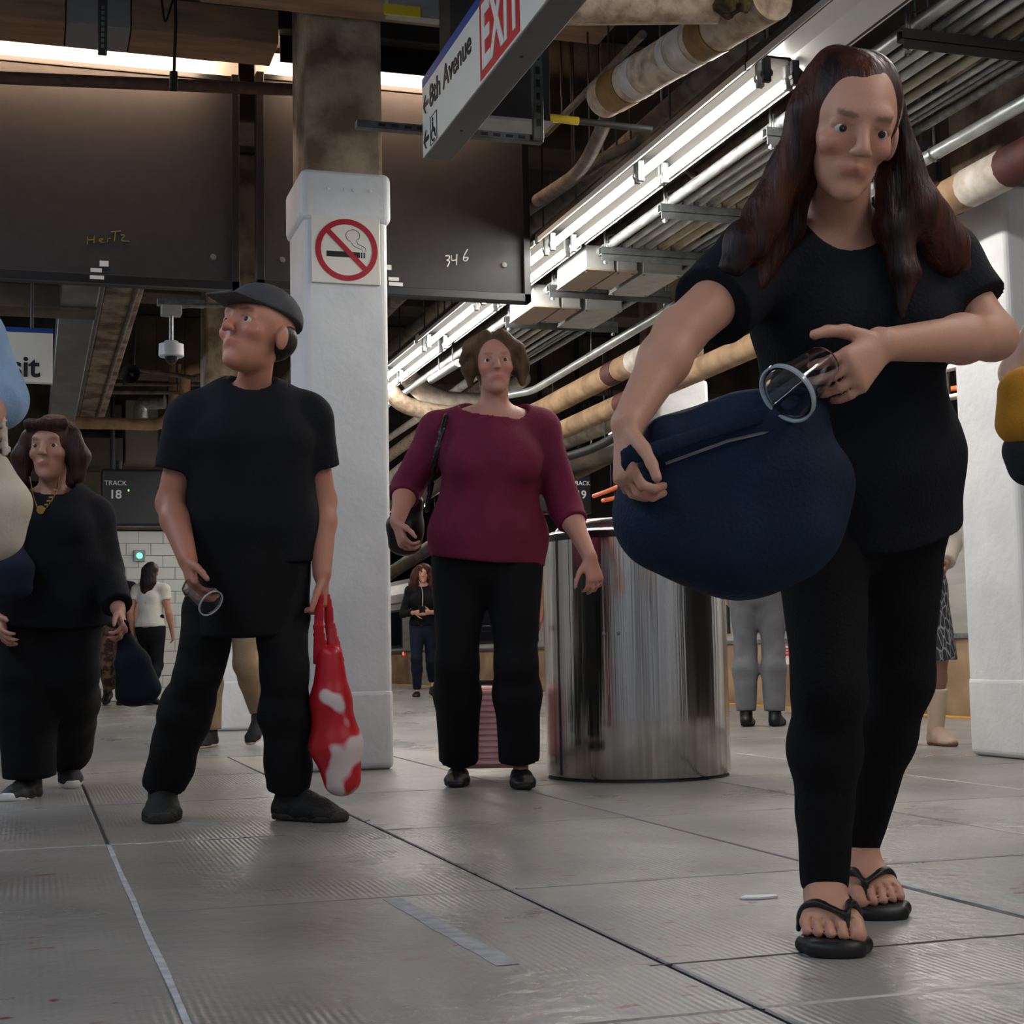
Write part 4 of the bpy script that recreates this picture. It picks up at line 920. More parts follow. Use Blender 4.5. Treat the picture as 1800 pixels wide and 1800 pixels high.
class Fig:
    """J: joints as world points.  R / L are the person's own right and left."""
    def __init__(s, label, J, skin=(190, 140, 118), brow=(60, 42, 34), bulk=1.0, sex='f', vox=.006, name='person', armb=1.0, legb=1.0, cat='person', group=None):
        s.J = {k: np.asarray(v, float) for k, v in J.items()}; J = s.J; s.bulk = bulk; s.vox = vox; s.sex = sex; s.armb = armb; s.legb = legb
        base = (J['anR']+J['anL'])/2; s.t = thing(name, label, cat, (base[0], base[1], 0), group)
        s.side = nrm(J['shL']-J['shR']); s.hside = nrm(J['hipL']-J['hipR']); s.pel = (J['hipR']+J['hipL'])/2; s.spine = nrm(J['neck']-s.pel); s.fr = nrm(np.cross(s.side, s.spine))
        s.h = Head(J['crown'], J['chin'], J['face']); s.skin, s.brow = skin, brow
        k = s.bulk; n = J['neck']; L_ = np.linalg.norm(n-s.pel); up = s.spine
        f = s.fr
        if sex == 'f': s.T = [(s.pel-up*.05, .150, .105), (s.pel+up*.06, .158, .112), (s.pel+up*L_*.42, .122, .094), (s.pel+up*L_*.70+f*.008, .142, .110), (s.pel+up*L_*.90, .118, .078)]
        else: s.T = [(s.pel-up*.05, .145, .105), (s.pel+up*.06, .152, .112), (s.pel+up*L_*.42, .142, .108), (s.pel+up*L_*.70+f*.008, .165, .118), (s.pel+up*L_*.90, .13, .085)]
    def torso(s, sd, e=0., lo=0, hi=5, k=.04):
        T = s.T[lo:hi]
        for a, b in zip(T[:-1], T[1:]): sd.cone(a[0], b[0], np.array(a[1:])*s.bulk+e, np.array(b[1:])*s.bulk+e, side=s.side if a is not s.T[0] else s.hside, k=k)
    def shoulders(s, sd, e=0.):
        J = s.J
        sd.cone(J['shR'], J['shL'], .050*s.bulk+e, .050*s.bulk+e, k=.04)
        for q in ('R', 'L'): sd.cone(J['neck'], J['sh'+q], .046*s.bulk+e, .048*s.bulk+e, k=.04)
    def bust(s, sd, e=0., amt=1.0):
        if s.sex != 'f': return
        c = s.T[3][0]
        for x in (-1, 1): sd.ell(c+s.side*x*.072*s.bulk+s.fr*.075*s.bulk*amt-s.spine*.03, np.array([.07, .06, .07])*s.bulk*amt+e, s.side, s.fr, s.spine, k=.05)
    def arm(s, sd, q, e=0., stop=None):
        J = s.J; b = s.armb
        sd.cone(J['sh'+q], J['el'+q], .046*b+e, .037*b+e, k=.025); m = lerp(J['el'+q], J['wr'+q], .3)
        sd.cone(J['el'+q], m, .036*b+e, .037*b+e, k=.02); sd.cone(m, J['wr'+q], .037*b+e, .024*b+e, k=.02)
    def leg(s, sd, q, e=0.):
        J = s.J; b = s.legb; hp, kn, an = J['hip'+q], J['kn'+q], J['an'+q]
        sd.cone(hp, kn, .084*b+e, .054*b+e, k=.03); m = lerp(kn, an, .32)-s.fr*.012
        sd.cone(kn, m, .052*b+e, .053*b+e, k=.03); sd.cone(m, an, .053*b+e, .033*b+e, k=.03)
    def body(s, hands, feet='shoe', eyes=True):
        J = s.J; sd = SD(); s.torso(sd, -.004); s.shoulders(sd, -.004); s.bust(sd, -.006)
        sd.cone(J['neck']-s.spine*.02, s.h.p(0, -.022, -.045), .052*s.bulk**.5, .050, k=.02)
        s.h.build(sd)
        for q in ('R', 'L'):
            s.arm(sd, q); s.leg(sd, q, -.006); hand(sd, J['wr'+q], *hands[q])
            heel, d, sd_, up = footf(J['an'+q], J['toe'+q].copy())
            if feet == 'shoe': sd.cone(J['an'+q], heel+d*.10+up*.035, .030, .026, k=.015)
            else: s.barefoot(sd, q)
        s.bo = sdo('body', sd, skin_m, s.t, s.vox, paint=skin_paint(s.h, s.skin, s.brow))
        if eyes: s.h.features(s.t, s.skin)
    def barefoot(s, sd, q, L_=.24, lift=.024, w=1.16):
        J = s.J; heel, d, sd_, up = footf(J['an'+q], J['toe'+q].copy()); b = lambda t_, h_, o=0: heel+d*t_*L_+up*(h_+lift)+sd_*o*w
        inner = 1 if sd_@(s.side if q == 'R' else -s.side) > 0 else -1     # direction of the big toe along sd_
        sd.cone(J['an'+q], b(.2, .03), .032, .030, k=.02); sd.cone(b(.10, .026), b(.3, .026), .028, .028, k=.02)
        sd.cone(J['an'+q]-up*.01+d*.02, b(.68, .020), np.array([.032, .03]), np.array([.043*w, .018]), side=sd_, k=.025); sd.cone(b(.15, .02), b(.70, .014), np.array([.028, .02]), np.array([.042*w, .015]), side=sd_, k=.02)
        toes = ((.032, .70, .985, .0135), (.0115, .72, .985, .0095), (-.006, .71, .955, .0090), (-.0225, .69, .915, .0087), (-.037, .65, .865, .0087))
        for i, (o, st, en, r) in enumerate(toes):
            sd.cone(b(st, .014, o*inner*.9), b((st+en)/2, .019, o*inner), r, r, k=.006); sd.cone(b((st+en)/2, .019, o*inner), b(en-.03, .010, o*inner), r, r*1.04, k=.002)
        for (o1, s1, e1, r1), (o2, s2, e2, r2) in zip(toes[:-1], toes[1:]):
            om = (o1-r1/w+o2+r2/w)/2; sd.cone(b((s1+s2)/2+.05, .026, om*inner), b(max(e1, e2)+.03, .010, om*inner), .0030, .0034, k=.004, op='d')
    def top(s, mat, hem, sleeve, e=.012, name='shirt', neck=.082, noise=(.0045, 9, (1, 1, .6)), loose=0., neckup=.05, bust=1.0, flare=0., hside=0, armE=None, neckw=1.0):
        """sleeve = how far down the arm it goes: 1 is the elbow, 2 the wrist; hem = world point the hem plane passes through"""
        J = s.J; sd = SD(); s.torso(sd, e+loose*.5, 1); s.shoulders(sd, e*.7); s.bust(sd, e*.6, bust)
        a = s.T[1]; hp = np.asarray(hem, float); low = a[0]+(-s.spine)*max(.02, (a[0]-hp)@s.spine+.05)
        sd.cone(s.T[2][0], a[0], np.array(s.T[2][1:])*s.bulk+e+loose, np.array(a[1:])*s.bulk+e+loose, side=s.side, k=.04)
        sd.cone(a[0], low, np.array(a[1:])*s.bulk+e+loose, np.array(a[1:])*s.bulk+e+loose+flare, side=s.hside, k=.03)
        sd.plane(hp, -(s.spine+s.side*hside), .004)
        ae = e if armE is None else armE
        for q in ('R', 'L'):
            sh, el, wr = J['sh'+q], J['el'+q], J['wr'+q]; b = s.armb
            if sleeve <= 0: continue
            f1 = min(sleeve, 1); sd.cone(sh, lerp(sh, el, f1), .050*b+ae, (.050-.012*f1)*b+ae+.006, k=.03, capb=sleeve <= 1)
            if sleeve > 1: sd.cone(el, lerp(el, wr, sleeve-1), .040*b+ae, (.040-.012*(sleeve-1))*b+ae+.002, k=.02, capb=True)
        n = J['neck']; sd.ell(n+s.spine*neckup+s.fr*.02, (neck*neckw, neck*1.0, neck*.95), s.side, s.fr, s.spine, k=.008, op='d')
        return sdo(name, sd, mat, s.t, s.vox, noise)
    def pants(s, mat, hemt=.97, e=.010, hemE=.012, noise=(.004, 9, (1, 1, .8)), name='trousers', kneeE=None, legs='RL'):
        J = s.J; sd = SD(); T = s.T
        sd.cone(T[1][0]+s.spine*.06, T[0][0], np.array(T[1][1:])*s.bulk+e*.6, np.array(T[0][1:])*s.bulk+e*.6, side=s.hside, k=.04)
        ke = e if kneeE is None else kneeE
        for q in 'RL':
            hp, kn, an = J['hip'+q], J['kn'+q], J['an'+q]; b = s.legb
            hm = lerp(kn, an, hemt); m = lerp(kn, an, .32)-s.fr*.012
            sd.cone(hp, kn, .088*b+e, .055*b+ke, k=.035); sd.cone(kn, m, .054*b+ke, .054*b+(ke+hemE)/2, k=.03); sd.cone(m, hm, .054*b+(ke+hemE)/2, .034*b+hemE, k=.03, capb=True)
        return sdo(name, sd, mat, s.t, s.vox, noise)
def skel(x, y, H, face, stride=.0, armsw=.0, d=None, front='L', over=None):
    """a standing or walking skeleton; face = unit direction on the floor that the person faces"""
    f = nrm(np.array([face[0], face[1], 0])); l = np.cross(Z, f); k = H/1.70; b = np.array([x, y, 0.])
    P = lambda s_, f_, z_: b+l*s_*k+f*f_*k+Z*z_*k
    sg = 1 if front == 'L' else -1
    J = dict(crown=P(0, .02, 1.70), chin=P(0, .03, 1.47), face=f, neck=P(0, 0, 1.435), shR=P(-.175, 0, 1.375), shL=P(.175, 0, 1.375),
             elR=P(-.225, -.03+armsw*sg, 1.10), elL=P(.225, -.03-armsw*sg, 1.10), wrR=P(-.215, .06+1.5*armsw*sg, .87), wrL=P(.215, .06-1.5*armsw*sg, .87),
             hipR=P(-.088, 0, .90), hipL=P(.088, 0, .90))
    for q, s_ in (('L', sg), ('R', -sg)):
        sx = .09 if q == 'L' else -.09; o = stride*s_
        lift = .10 if (stride > .05 and s_ < 0) else 0
        J['kn'+q] = P(sx, .03+o*.55+(.05 if s_ > 0 and stride else .06 if stride else 0), .485+(0 if s_ > 0 else -.02*bool(stride))); J['an'+q] = P(sx, o-.02, .085+lift); J['toe'+q] = P(sx*1.15, o+.165-(.02 if lift else 0), 0.0)
    if over: J.update(over)
    return J
def HD(J, q, palm=None, curl=.45, fwd=None):
    d = J['wr'+q]-J['el'+q] if fwd is None else fwd; sd = nrm(J['shL']-J['shR']); inn = -sd if q == 'L' else sd
    f = np.cross(sd, Z)
    return (d, inn if palm is None else palm, f, curl)

toF = -np.array([AX[0], AX[1], 0]); toF = nrm(toF); RTh = nrm(np.array([RT[0], RT[1], 0]))   # toward the viewer / to the viewer's right
def flr(u, d, dv=0):
    """floor point in image column u at camera depth d"""
    r = ray(u, 1000); p = CAM+d*r
    for _ in range(5):
        p = CAM+d*ray(u, 900+ (900-900)); break
    # solve v such that z = 0
    a, b = 900., 2400.
    for _ in range(40):
        m_ = (a+b)/2
        if at(u, m_, d)[2] > 0: a = m_
        else: b = m_
    return at(u, (a+b)/2, d)

# ---------------------------------------------------------------- woman with long hair, nearest
J = dict(crown=at(1520, 98, 2.45), chin=at(1464, 350, 2.52), face=toF*1.0+RTh*.12-Z*.05, neck=at(1478, 408, 2.62), shR=at(1335, 462, 2.60), shL=at(1650, 462, 2.66),
         elR=at(1195, 585, 2.42), wrR=at(1103, 745, 2.31), elL=at(1745, 592, 2.60), wrL=at(1548, 606, 2.37),
         hipR=at(1440, 862, 2.72), hipL=at(1580, 862, 2.76), knR=at(1458, 1205, 2.62), knL=at(1582, 1195, 2.82), anR=at(1450, 1556, 2.69), anL=at(1510, 1490, 3.03),
         toeR=flr(1470, 2.50), toeL=flr(1545, 2.86))
P1 = Fig('person with long dark hair in black tee and leggings, striding in flip flops', J, (196, 146, 122), (50, 34, 28), 1.0, 'f', .0043, armb=1.05, legb=1.0)
hr = (at(1100, 800, 2.30)-J['wrR'])
P1.body({'R': (hr, RTh+AX*.3, toF, .75, .95), 'L': (at(1480, 672, 2.30)-J['wrL'], AX*.85-RTh*.5, -RTh+Z*.8, .62, 1.0)}, feet='bare')
P1.top(black_tee, at(1560, 948, 2.7), .62, e=.016, loose=.012, noise=(.006, 8, (1, 1, .5)), neck=.088, neckup=.035, armE=.018)
P1.pants(black_leg, hemt=1.0, e=.004, hemE=.006, noise=(.0022, 14, (.6, .6, 1.6)), name='leggings')
h = P1.h; hs = SD()
h.e(hs, (0, -.024, .036), (.084, .098, .094)); h.e(hs, (.0, -.06, -.03), (.07, .05, .09))
h.e(hs, (0, .115, -.045), (.058, .075, .092), .012, 'd')
fl = lambda pts, rs: hs.chain([at(*p) for p in pts], [np.array(r) for r in rs], side=RT, k=.02)
fl([(1462, 118, 2.50), (1418, 200, 2.49), (1388, 300, 2.50), (1345, 380, 2.49), (1312, 430, 2.47), (1285, 472, 2.455)], [(.025, .03), (.026, .035), (.030, .04), (.034, .035), (.030, .024), (.018, .014)])
fl([(1440, 150, 2.53), (1402, 300, 2.54), (1375, 400, 2.53), (1330, 500, 2.48)], [(.02, .03), (.03, .035), (.034, .03), (.014, .012)])
fl([(1575, 190, 2.55), (1588, 290, 2.56), (1612, 370, 2.55), (1660, 440, 2.57), (1705, 505, 2.6)], [(.022, .03), (.03, .04), (.042, .045), (.04, .03), (.015, .012)])
fl([(1560, 320, 2.55), (1570, 400, 2.53), (1590, 480, 2.51), (1585, 560, 2.50)], [(.025, .03), (.03, .026), (.026, .018), (.01, .008)])
sdo('hair', hs, hairm('dark_brown_hair', (30, 19, 16), (78, 42, 30)), P1.t, .005, (.005, 26, (1, 1, .18)))
# flip flops
for q in ('R', 'L'):
    heel, d, sd_, up = footf(J['an'+q], J['toe'+q].copy()); L_ = .275; o0 = heel-d*.012; b = lambda t_, h_, o=0: o0+d*t_*L_+up*h_+sd_*o
    inner = 1 if sd_@(P1.side if q == 'R' else -P1.side) > 0 else -1
    s = SD(); s.cone(b(.14, .012), b(.5, .012), np.array([.042, .026]), np.array([.044, .026]), side=sd_, k=.01); s.cone(b(.5, .012), b(.76, .012), np.array([.044, .026]), np.array([.062, .026]), side=sd_, k=.01); s.cone(b(.76, .012), b(.90, .012), np.array([.062, .026]), np.array([.050, .026]), side=sd_, k=.01)
    s.plane(o0, -up, .002); s.plane(b(0, .027), up, .005)
    sh = sdo('sandal', s, rubber, P1.t, .004)
    s2 = SD(); th = b(.76, .060, .022*inner)
    for side_ in (-1, 1):
        s2.chain(rounded([b(.44, .020, .052*side_), b(.50, .056, .049*side_), b(.60, .076, .030*side_+.004*inner), th], .03), [np.array([.009, .0045])]*30, side=d, k=.004)
    s2.chain([th, b(.80, .030, .0225*inner)], [.006, .005], k=.004)
    sdo('strap', s2, rubber, sh, .003)
# navy bag held in the hand
bg = thing('duffel_bag', 'large navy canvas bag swinging from the hand of nearest woman', 'bag', at(1295, 900, 2.38))
D = 2.38; s = SD()
s.chain([at(1178, 880, D), at(1290, 868, D), at(1418, 850, D)], [np.array([.078, .070]), np.array([.100, .085]), np.array([.070, .07])], side=UPV, k=.05)
s.box(at(1290, 845, D), (.085, .035, .075), .045, nrm(RT+UPV*.16), AX, nrm(UPV-RT*.16), k=.05)
s.chain([at(1172, 925, D), at(1285, 955, D), at(1385, 945, D)], [np.array([.058, .065]), np.array([.078, .08]), np.array([.06, .07])], side=UPV, k=.06)
s.chain([at(1185, 800, D), at(1310, 760, D), at(1405, 735, D)], [np.array([.034, .035]), np.array([.045, .045]), np.array([.030, .035])], side=UPV, k=.05)
sdo('bag_body', s, navy_bag, bg, .006, (.012, 7, (1, 1, .7)))
s = SD(); s.chain([at(*p) for p in ((1150, 800, 2.32), (1118, 790, 2.275), (1098, 806, 2.265), (1110, 830, 2.28), (1150, 850, 2.32))], [np.array([.014, .004])]*5, side=UPV, k=.004); s.chain([at(*p) for p in ((1100, 806, 2.265), (1190, 778, 2.27), (1310, 738, 2.285), (1425, 715, 2.33))], [np.array([.013, .004])]*4, side=UPV, k=.004)
sdo('strap', s, navy_bag, bg, .004)
MB().tube([at(1170, 815, 2.30), at(1280, 775, 2.285), at(1390, 750, 2.30)], .0025, 5).build('zip', galv, bg)
# clear cup in the other hand
c0, c1 = at(1428, 655, 2.30), at(1386, 690, 2.265)
cp = thing('plastic_cup', 'clear plastic cup tipped in the hand of nearest woman', 'cup', c0)
MB().lathe([(.001, -.030), (.028, -.030), (.029, -.028), (.036, .028), (.042, .060), (.0445, .062), (.0445, .066), (.040, .066), (.0345, .028), (.0275, -.026), (.001, -.027)], c0, c1-c0, 36).build('wall', glass_m, cp, smooth=True)
MB().lathe([(.0448, .060), (.0475, .063), (.0475, .070), (.0448, .071), (.0435, .068), (.0435, .063)], c0, c1-c0, 36).build('rim', M('cup_rim', (220, 232, 240), .12, trans=.6), cp, smooth=True)

# ---------------------------------------------------------------- woman in magenta
d0 = 5.8
J = dict(crown=at(866, 588, d0-.03), chin=at(873, 697, d0-.06), face=toF+RTh*.10-Z*.02, neck=at(868, 728, d0), shR=at(772, 758, d0), shL=at(948, 756, d0+.03), elR=at(716, 855, d0+.04), wrR=at(698, 917, d0-.12), elL=at(994, 890, d0+.02), wrL=at(1036, 978, d0-.14),
         hipR=at(810, 965, d0), hipL=at(902, 965, d0), knR=at(803, 1165, d0-.02), knL=at(908, 1165, d0-.08), anR=at(806, 1336, d0+.16), anL=at(914, 1338, d0-.02), toeR=flr(802, d0-.02), toeL=flr(922, d0-.17))
P2 = Fig('person in magenta top and black trousers walking beside the steel can', J, (188, 134, 116), (110, 82, 62), 1.16, 'f', .0075, armb=1.12, legb=1.15)
P2.body({'R': (at(708, 955, d0-.15)-J['wrR'], RTh+AX*.4, toF, .75), 'L': (at(1050, 1035, d0-.16)-J['wrL'], -RTh*.6+AX, toF, .55)})
P2.top(magenta, at(850, 984, d0), 1.32, e=.014, loose=.02, noise=(.006, 7, (1, 1, .7)), neck=.098, neckup=.03, bust=1.05, hside=.05, neckw=1.35)
P2.pants(black_trs, hemt=.99, e=.014, hemE=.036, kneeE=.016)
for q in 'RL': shoe(P2.t, J['an'+q], J['toe'+q], leather, leather, .006, low=True)
h = P2.h; hs = SD(); h.e(hs, (0, -.022, .036), (.088, .10, .096)); h.e(hs, (0, .120, -.045), (.058, .075, .105), .012, 'd')
for x in (-1, 1): hs.chain([h.p(x*.07, .0, .06), h.p(x*.092, -.005, -.01), h.p(x*.095, .005, -.07)], [.028*h.k, .030*h.k, .016*h.k], k=.02)
hs.chain([h.p(-.03, .05, .105), h.p(-.085, .03, .07), h.p(-.12, .01, .02)], [.024, .024, .010], k=.02); hs.chain([h.p(0, -.06, .03), h.p(0, -.075, -.05)], [.08, .055], k=.02)
hs.chain([h.p(.02, .06, .105), h.p(.08, .04, .06), h.p(.115, .01, .0)], [.022, .022, .010], k=.02)
sdo('hair', hs, hairm('light_brown_hair', (104, 80, 58), (66, 50, 38)), P2.t, .006, (.006, 24, (1, 1, .3)))
s = SD(); s.chain([at(728, 880, d0+.17), at(712, 925, d0+.17), at(712, 958, d0+.17)], [np.array([.04, .03]), np.array([.07, .05]), np.array([.066, .045])], side=RTh, k=.04); bgo = thing('shoulder_bag', 'black shoulder bag behind the arm of woman in magenta', 'bag', at(715, 985, d0+.16))
sdo('bag_body', s, leather, bgo, .008, (.004, 9, (1, 1, 1)))
s = SD(); s.chain(rounded([at(750, 900, d0+.06), at(766, 800, d0-.135), at(782, 738, d0-.10), at(788, 716, d0+.01), at(770, 770, d0+.17), at(728, 890, d0+.17)], .05), [np.array([.013, .005])]*40, side=RTh, k=.004); sdo('strap', s, leather, bgo, .007)
# rose suitcase trailing behind
dS = 6.28; cS = flr(857, dS); sc_ = thing('suitcase', 'small rose pink ribbed suitcase rolling behind the woman in magenta', 'suitcase', cS)
rose = M('rose_shell', (226, 176, 176), .2, .25, col2=(210, 152, 154), vs=8); fy = nrm(np.array([AX[0], AX[1], 0]))
MB().obox(cS+Z*.205, (.155, .10, .165), RTh, fy).build('shell', rose, sc_, bevel=.03, seg=4)
for k in range(13): MB().obox(cS+Z*(.065+k*.0235)-fy*.102, (.125, .006, .0075), RTh, fy).build('rib', rose, sc_, bevel=.004)
for sx in (-.06, .06): MB().tube([cS+Z*.37+RTh*sx, cS+Z*.60+RTh*sx+fy*-.0], .007, 8).build('handle_rod', conduit, sc_)
MB().obox(cS+Z*.605, (.075, .014, .012), RTh, fy).build('handle_grip', black_m, sc_, bevel=.005); MB().obox(cS+Z*.385, (.04, .012, .010), RTh, fy).build('carry_handle', black_m, sc_, bevel=.004)
for sx in (-.12, .12):
    for sy in (-.07, .07): MB().lathe([(.001, -.012), (.02, -.012), (.022, 0), (.02, .012), (.001, .012)], cS+Z*.022+RTh*sx+fy*sy, RTh, 14).build('wheel', black_m, sc_)

# ---------------------------------------------------------------- man in black with apron and cap
d0 = 4.75
J = dict(crown=at(470, 512, d0-.04), chin=at(432, 664, d0-.12), face=toF*.85-RTh*.55-Z*.25, neck=at(440, 700, d0), shR=at(338, 738, d0-.03), shL=at(538, 738, d0+.06), elR=at(300, 885, d0-.02), wrR=at(330, 985, d0-.20), elL=at(566, 880, d0+.10), wrL=at(566, 1008, d0-.02),
         hipR=at(398, 945, d0), hipL=at(488, 945, d0+.03), knR=at(348, 1180, d0-.02), knL=at(502, 1180, d0-.06), anR=at(287, 1385, d0+.14), anL=at(508, 1392, d0+.02), toeR=flr(283, d0-.04), toeL=flr(606, d0-.08))
P3 = Fig('person in black work tee, long apron and cap, carrying a red and white bag', J, (182, 124, 102), (56, 40, 34), 1.10, 'm', .0065, armb=1.2, legb=1.08)
P3.body({'R': (at(340, 1035, d0-.24)-J['wrR'], RTh*.8+AX*.3, toF+RTh*.2, .6, 1.08), 'L': (at(568, 1050, d0-.02)-J['wrL'], -RTh, toF, .9, 1.08)})
P3.top(black_tee, at(450, 985, d0), .62, e=.018, loose=.014, noise=(.006, 7, (1, 1, .7)), neck=.078, neckup=.045, armE=.022)
P3.pants(cloth('charcoal_work_trouser', (17, 17, 18), (24, 24, 25)), hemt=.98, e=.006, hemE=.034, kneeE=.010, noise=(.0075, 14, (.8, .8, 1.2)))
s = SD(); ap0, ap1, ap2 = P3.T[2][0], P3.T[1][0], at(440, 1118, d0+.0)
s.cone(at(440, 790, d0-.02), ap0, np.array([.10, .12]), np.array([.165, .145]), side=P3.side, k=.03); s.cone(ap0, ap1, np.array([.165, .145]), np.array([.180, .155]), side=P3.side, k=.03); s.cone(ap1, ap2, np.array([.180, .155]), np.array([.165, .165]), side=P3.hside, k=.03, capb=True)
sdo('apron', s, black_trs, P3.t, .0075, (.006, 8, (1, 1, .5)))
h = P3.h; hs = SD(); h.e(hs, (0, -.014, .058), (.086, .104, .074)); hs.plane(h.p(0, 0, .05), -h.up, .004)
cpo = sdo('cap', hs, M('grey_cap', (72, 72, 76), .8, col2=(58, 58, 62), vs=14, bump=.2, bs=200), P3.t, .005)
s = SD(); s.cone(h.p(0, .06, .052), h.p(0, .150, .040), np.array([.068, .0045])*h.k, np.array([.050, .0045])*h.k, side=h.r, k=.01); sdo('brim', s, MATS['grey_cap'], cpo, .004)
hs = SD(); h.e(hs, (0, -.035, .01), (.078, .075, .058)); sdo('hair', hs, hairm('short_dark_hair', (34, 28, 26), (50, 42, 38)), P3.t, .006)
boot = M('black_boot', (20, 19, 19), .7, bump=.4, bs=120)
for q in 'RL': shoe(P3.t, J['an'+q], J['toe'+q], boot, M('boot_sole', (48, 45, 42), .8, bump=.5, bs=90), .006, wide=1.15, bulk=1.12, lug=.03, name='boot')
# clear tumbler in his right hand
c0 = at(352, 1044, d0-.26); cp = thing('clear_tumbler', 'faceted clear tumbler held low by the man in the apron', 'cup', c0); a_ = nrm(RTh*.75-Z*.6+toF*.5)
MB().lathe([(.001, -.05), (.030, -.05), (.033, -.045), (.040, .05), (.0385, .05), (.031, -.04), (.001, -.042)], c0, a_, 8).build('glass_wall', glass_m, cp)
MB().lathe([(.0395, .046), (.042, .048), (.042, .054), (.0385, .053)], c0, a_, 24).build('glass_rim', MATS['cup_rim'], cp, smooth=True)
# red and white plastic bag
D = d0-.05; bgp = thing('plastic_bag', 'red and white plastic shopping bag hanging beside the man in the apron', 'bag', at(585, 1390, D))
s = SD(); s.chain([at(580, 1150, D), at(582, 1230, D), at(590, 1310, D), at(600, 1372, D)], [np.array([.035, .025]), np.array([.055, .045]), np.array([.075, .06]), np.array([.058, .05])], side=RTh, k=.03)
bag_m = bpy.data.materials.new('red_white_print'); bag_m.use_nodes = True; nt = bag_m.node_tree; N = nt.nodes; b_ = N['Principled BSDF']; b_.inputs['Roughness'].default_value = .35
g_ = N.new('ShaderNodeTexCoord'); mp = N.new('ShaderNodeMapping'); mp.inputs['Rotation'].default_value = (.3, .7, .4); nt.links.new(g_.outputs['Object'], mp.inputs[0])
wv = N.new('ShaderNodeTexNoise'); wv.inputs['Scale'].default_value = 9; wv.inputs['Detail'].default_value = 1; nt.links.new(mp.outputs[0], wv.inputs['Vector'])
rp = N.new('ShaderNodeValToRGB'); rp.color_ramp.elements[0].position = .54; rp.color_ramp.elements[1].position = .60; rp.color_ramp.elements[0].color = lin((186, 22, 34)); rp.color_ramp.elements[1].color = lin((214, 196, 194))
nt.links.new(wv.outputs['Fac'], rp.inputs['Fac']); nt.links.new(rp.outputs[0], b_.inputs['Base Color'])
sdo('bag_body', s, bag_m, bgp, .006, (.010, 10, (1, 1, .5)))
s = SD()
for o in (-1, 1): s.chain([at(568+o*6, 1045, D+.02*o), at(570+o*10, 1100, D+.02*o), at(578+o*14, 1165, D)], [np.array([.014, .004]), np.array([.018, .004]), np.array([.026, .008])], side=RTh, k=.006)
sdo('handle', s, M('bag_red', (186, 22, 34), .4), bgp, .005)

# ---------------------------------------------------------------- dark haired woman at left
d0 = 5.78
J = dict(crown=at(94, 735, d0-.02), chin=at(90, 850, d0-.06), face=toF-RTh*.05-Z*.05, neck=at(92, 880, d0), shR=at(18, 912, d0), shL=at(164, 912, d0+.02), elR=at(-8, 1010, d0+.08), wrR=at(2, 1090, d0-.12), elL=at(186, 1000, d0+.04), wrL=at(208, 1072, d0-.14),
         hipR=at(48, 1005, d0), hipL=at(130, 1005, d0+.02), knR=at(46, 1185, d0-.05), knL=at(122, 1185, d0-.02), anR=at(52, 1372, d0-.04), anL=at(118, 1325, d0+.42), toeR=flr(8, d0-.22), toeL=flr(128, d0+.30))
P4 = Fig('person with dark bob and gold necklace in black, carrying a dark bag', J, (176, 128, 108), (50, 36, 30), 1.10, 'f', .0075, armb=1.1, legb=1.08)
P4.body({'R': HD(J, 'R'), 'L': (at(218, 1105, d0-.18)-J['wrL'], -RTh, toF, .8)})
P4.top(cloth('black_blouse', (15, 16, 22), (20, 21, 28)), at(90, 1095, d0), 1.9, e=.016, loose=.03, noise=(.008, 6, (1, 1, .5)), neck=.095, neckup=.035, flare=.015, armE=.02, name='cardigan')
P4.pants(black_trs, hemt=.97, e=.028, hemE=.062, kneeE=.045)
for q in 'RL': shoe(P4.t, J['an'+q], J['toe'+q], M('black_trainer', (22, 22, 24), .6), white_sole, .006, lug=.028, name='trainer')
h = P4.h; hs = SD(); h.e(hs, (0, -.022, .036), (.090, .102, .098)); h.e(hs, (0, .122, -.055), (.058, .075, .105), .012, 'd')
for x in (-1, 1): hs.chain([h.p(x*.074, .01, .05), h.p(x*.098, .005, -.02), h.p(x*.098, .01, -.095)], [.032*h.k, .036*h.k, .024*h.k], k=.025)
hs.chain([h.p(0, -.06, .03), h.p(0, -.075, -.09)], [.085, .066], k=.02); hs.chain([h.p(-.06, .065, .085), h.p(.0, .088, .078), h.p(.06, .065, .085)], [.018, .020, .018], k=.015)
sdo('hair', hs, hairm('dark_auburn_hair', (40, 26, 22), (62, 40, 32)), P4.t, .006, (.005, 24, (1, 1, .3)))
goldm = M('gold_metal', (206, 166, 96), .25, 1)
nk = MB(); ch = [at(*p) for p in ((52, 838, d0-.10), (58, 868, d0-.15), (66, 892, d0-.165), (72, 905, d0-.165), (88, 885, d0-.17), (100, 862, d0-.15), (104, 838, d0-.10))]
no = nk.tube(rounded(ch, .05), .0028, 6).build('necklace', goldm, P4.t)
MB().lathe([(.001, .003), (.016, .003), (.016, -.003), (.001, -.003)], at(72, 896, d0-.172), -AX, 16).build('pendant', goldm, no)
for k in range(7): MB().obox(at(74+k*4.0, 900-k*6.5, d0-.178), (.007, .003, .005), RT, UPV).build('bead', goldm, no)
s = SD(); D = d0-.16; s.chain([at(220, 1120, D), at(232, 1165, D), at(243, 1215, D)], [np.array([.022, .02]), np.array([.06, .045]), np.array([.088, .055])], side=RTh, k=.02); s.plane(at(243, 1246, D), -Z+RTh*.05, .02)
tb = thing('tote_bag', 'dark navy tote bag swinging from the hand of the dark haired woman', 'bag', at(243, 1246, D)); sdo('bag_body', s, cloth('dark_navy_canvas', (16, 20, 30), (22, 26, 38)), tb, .007, (.006, 9, (1, 1, .5)))
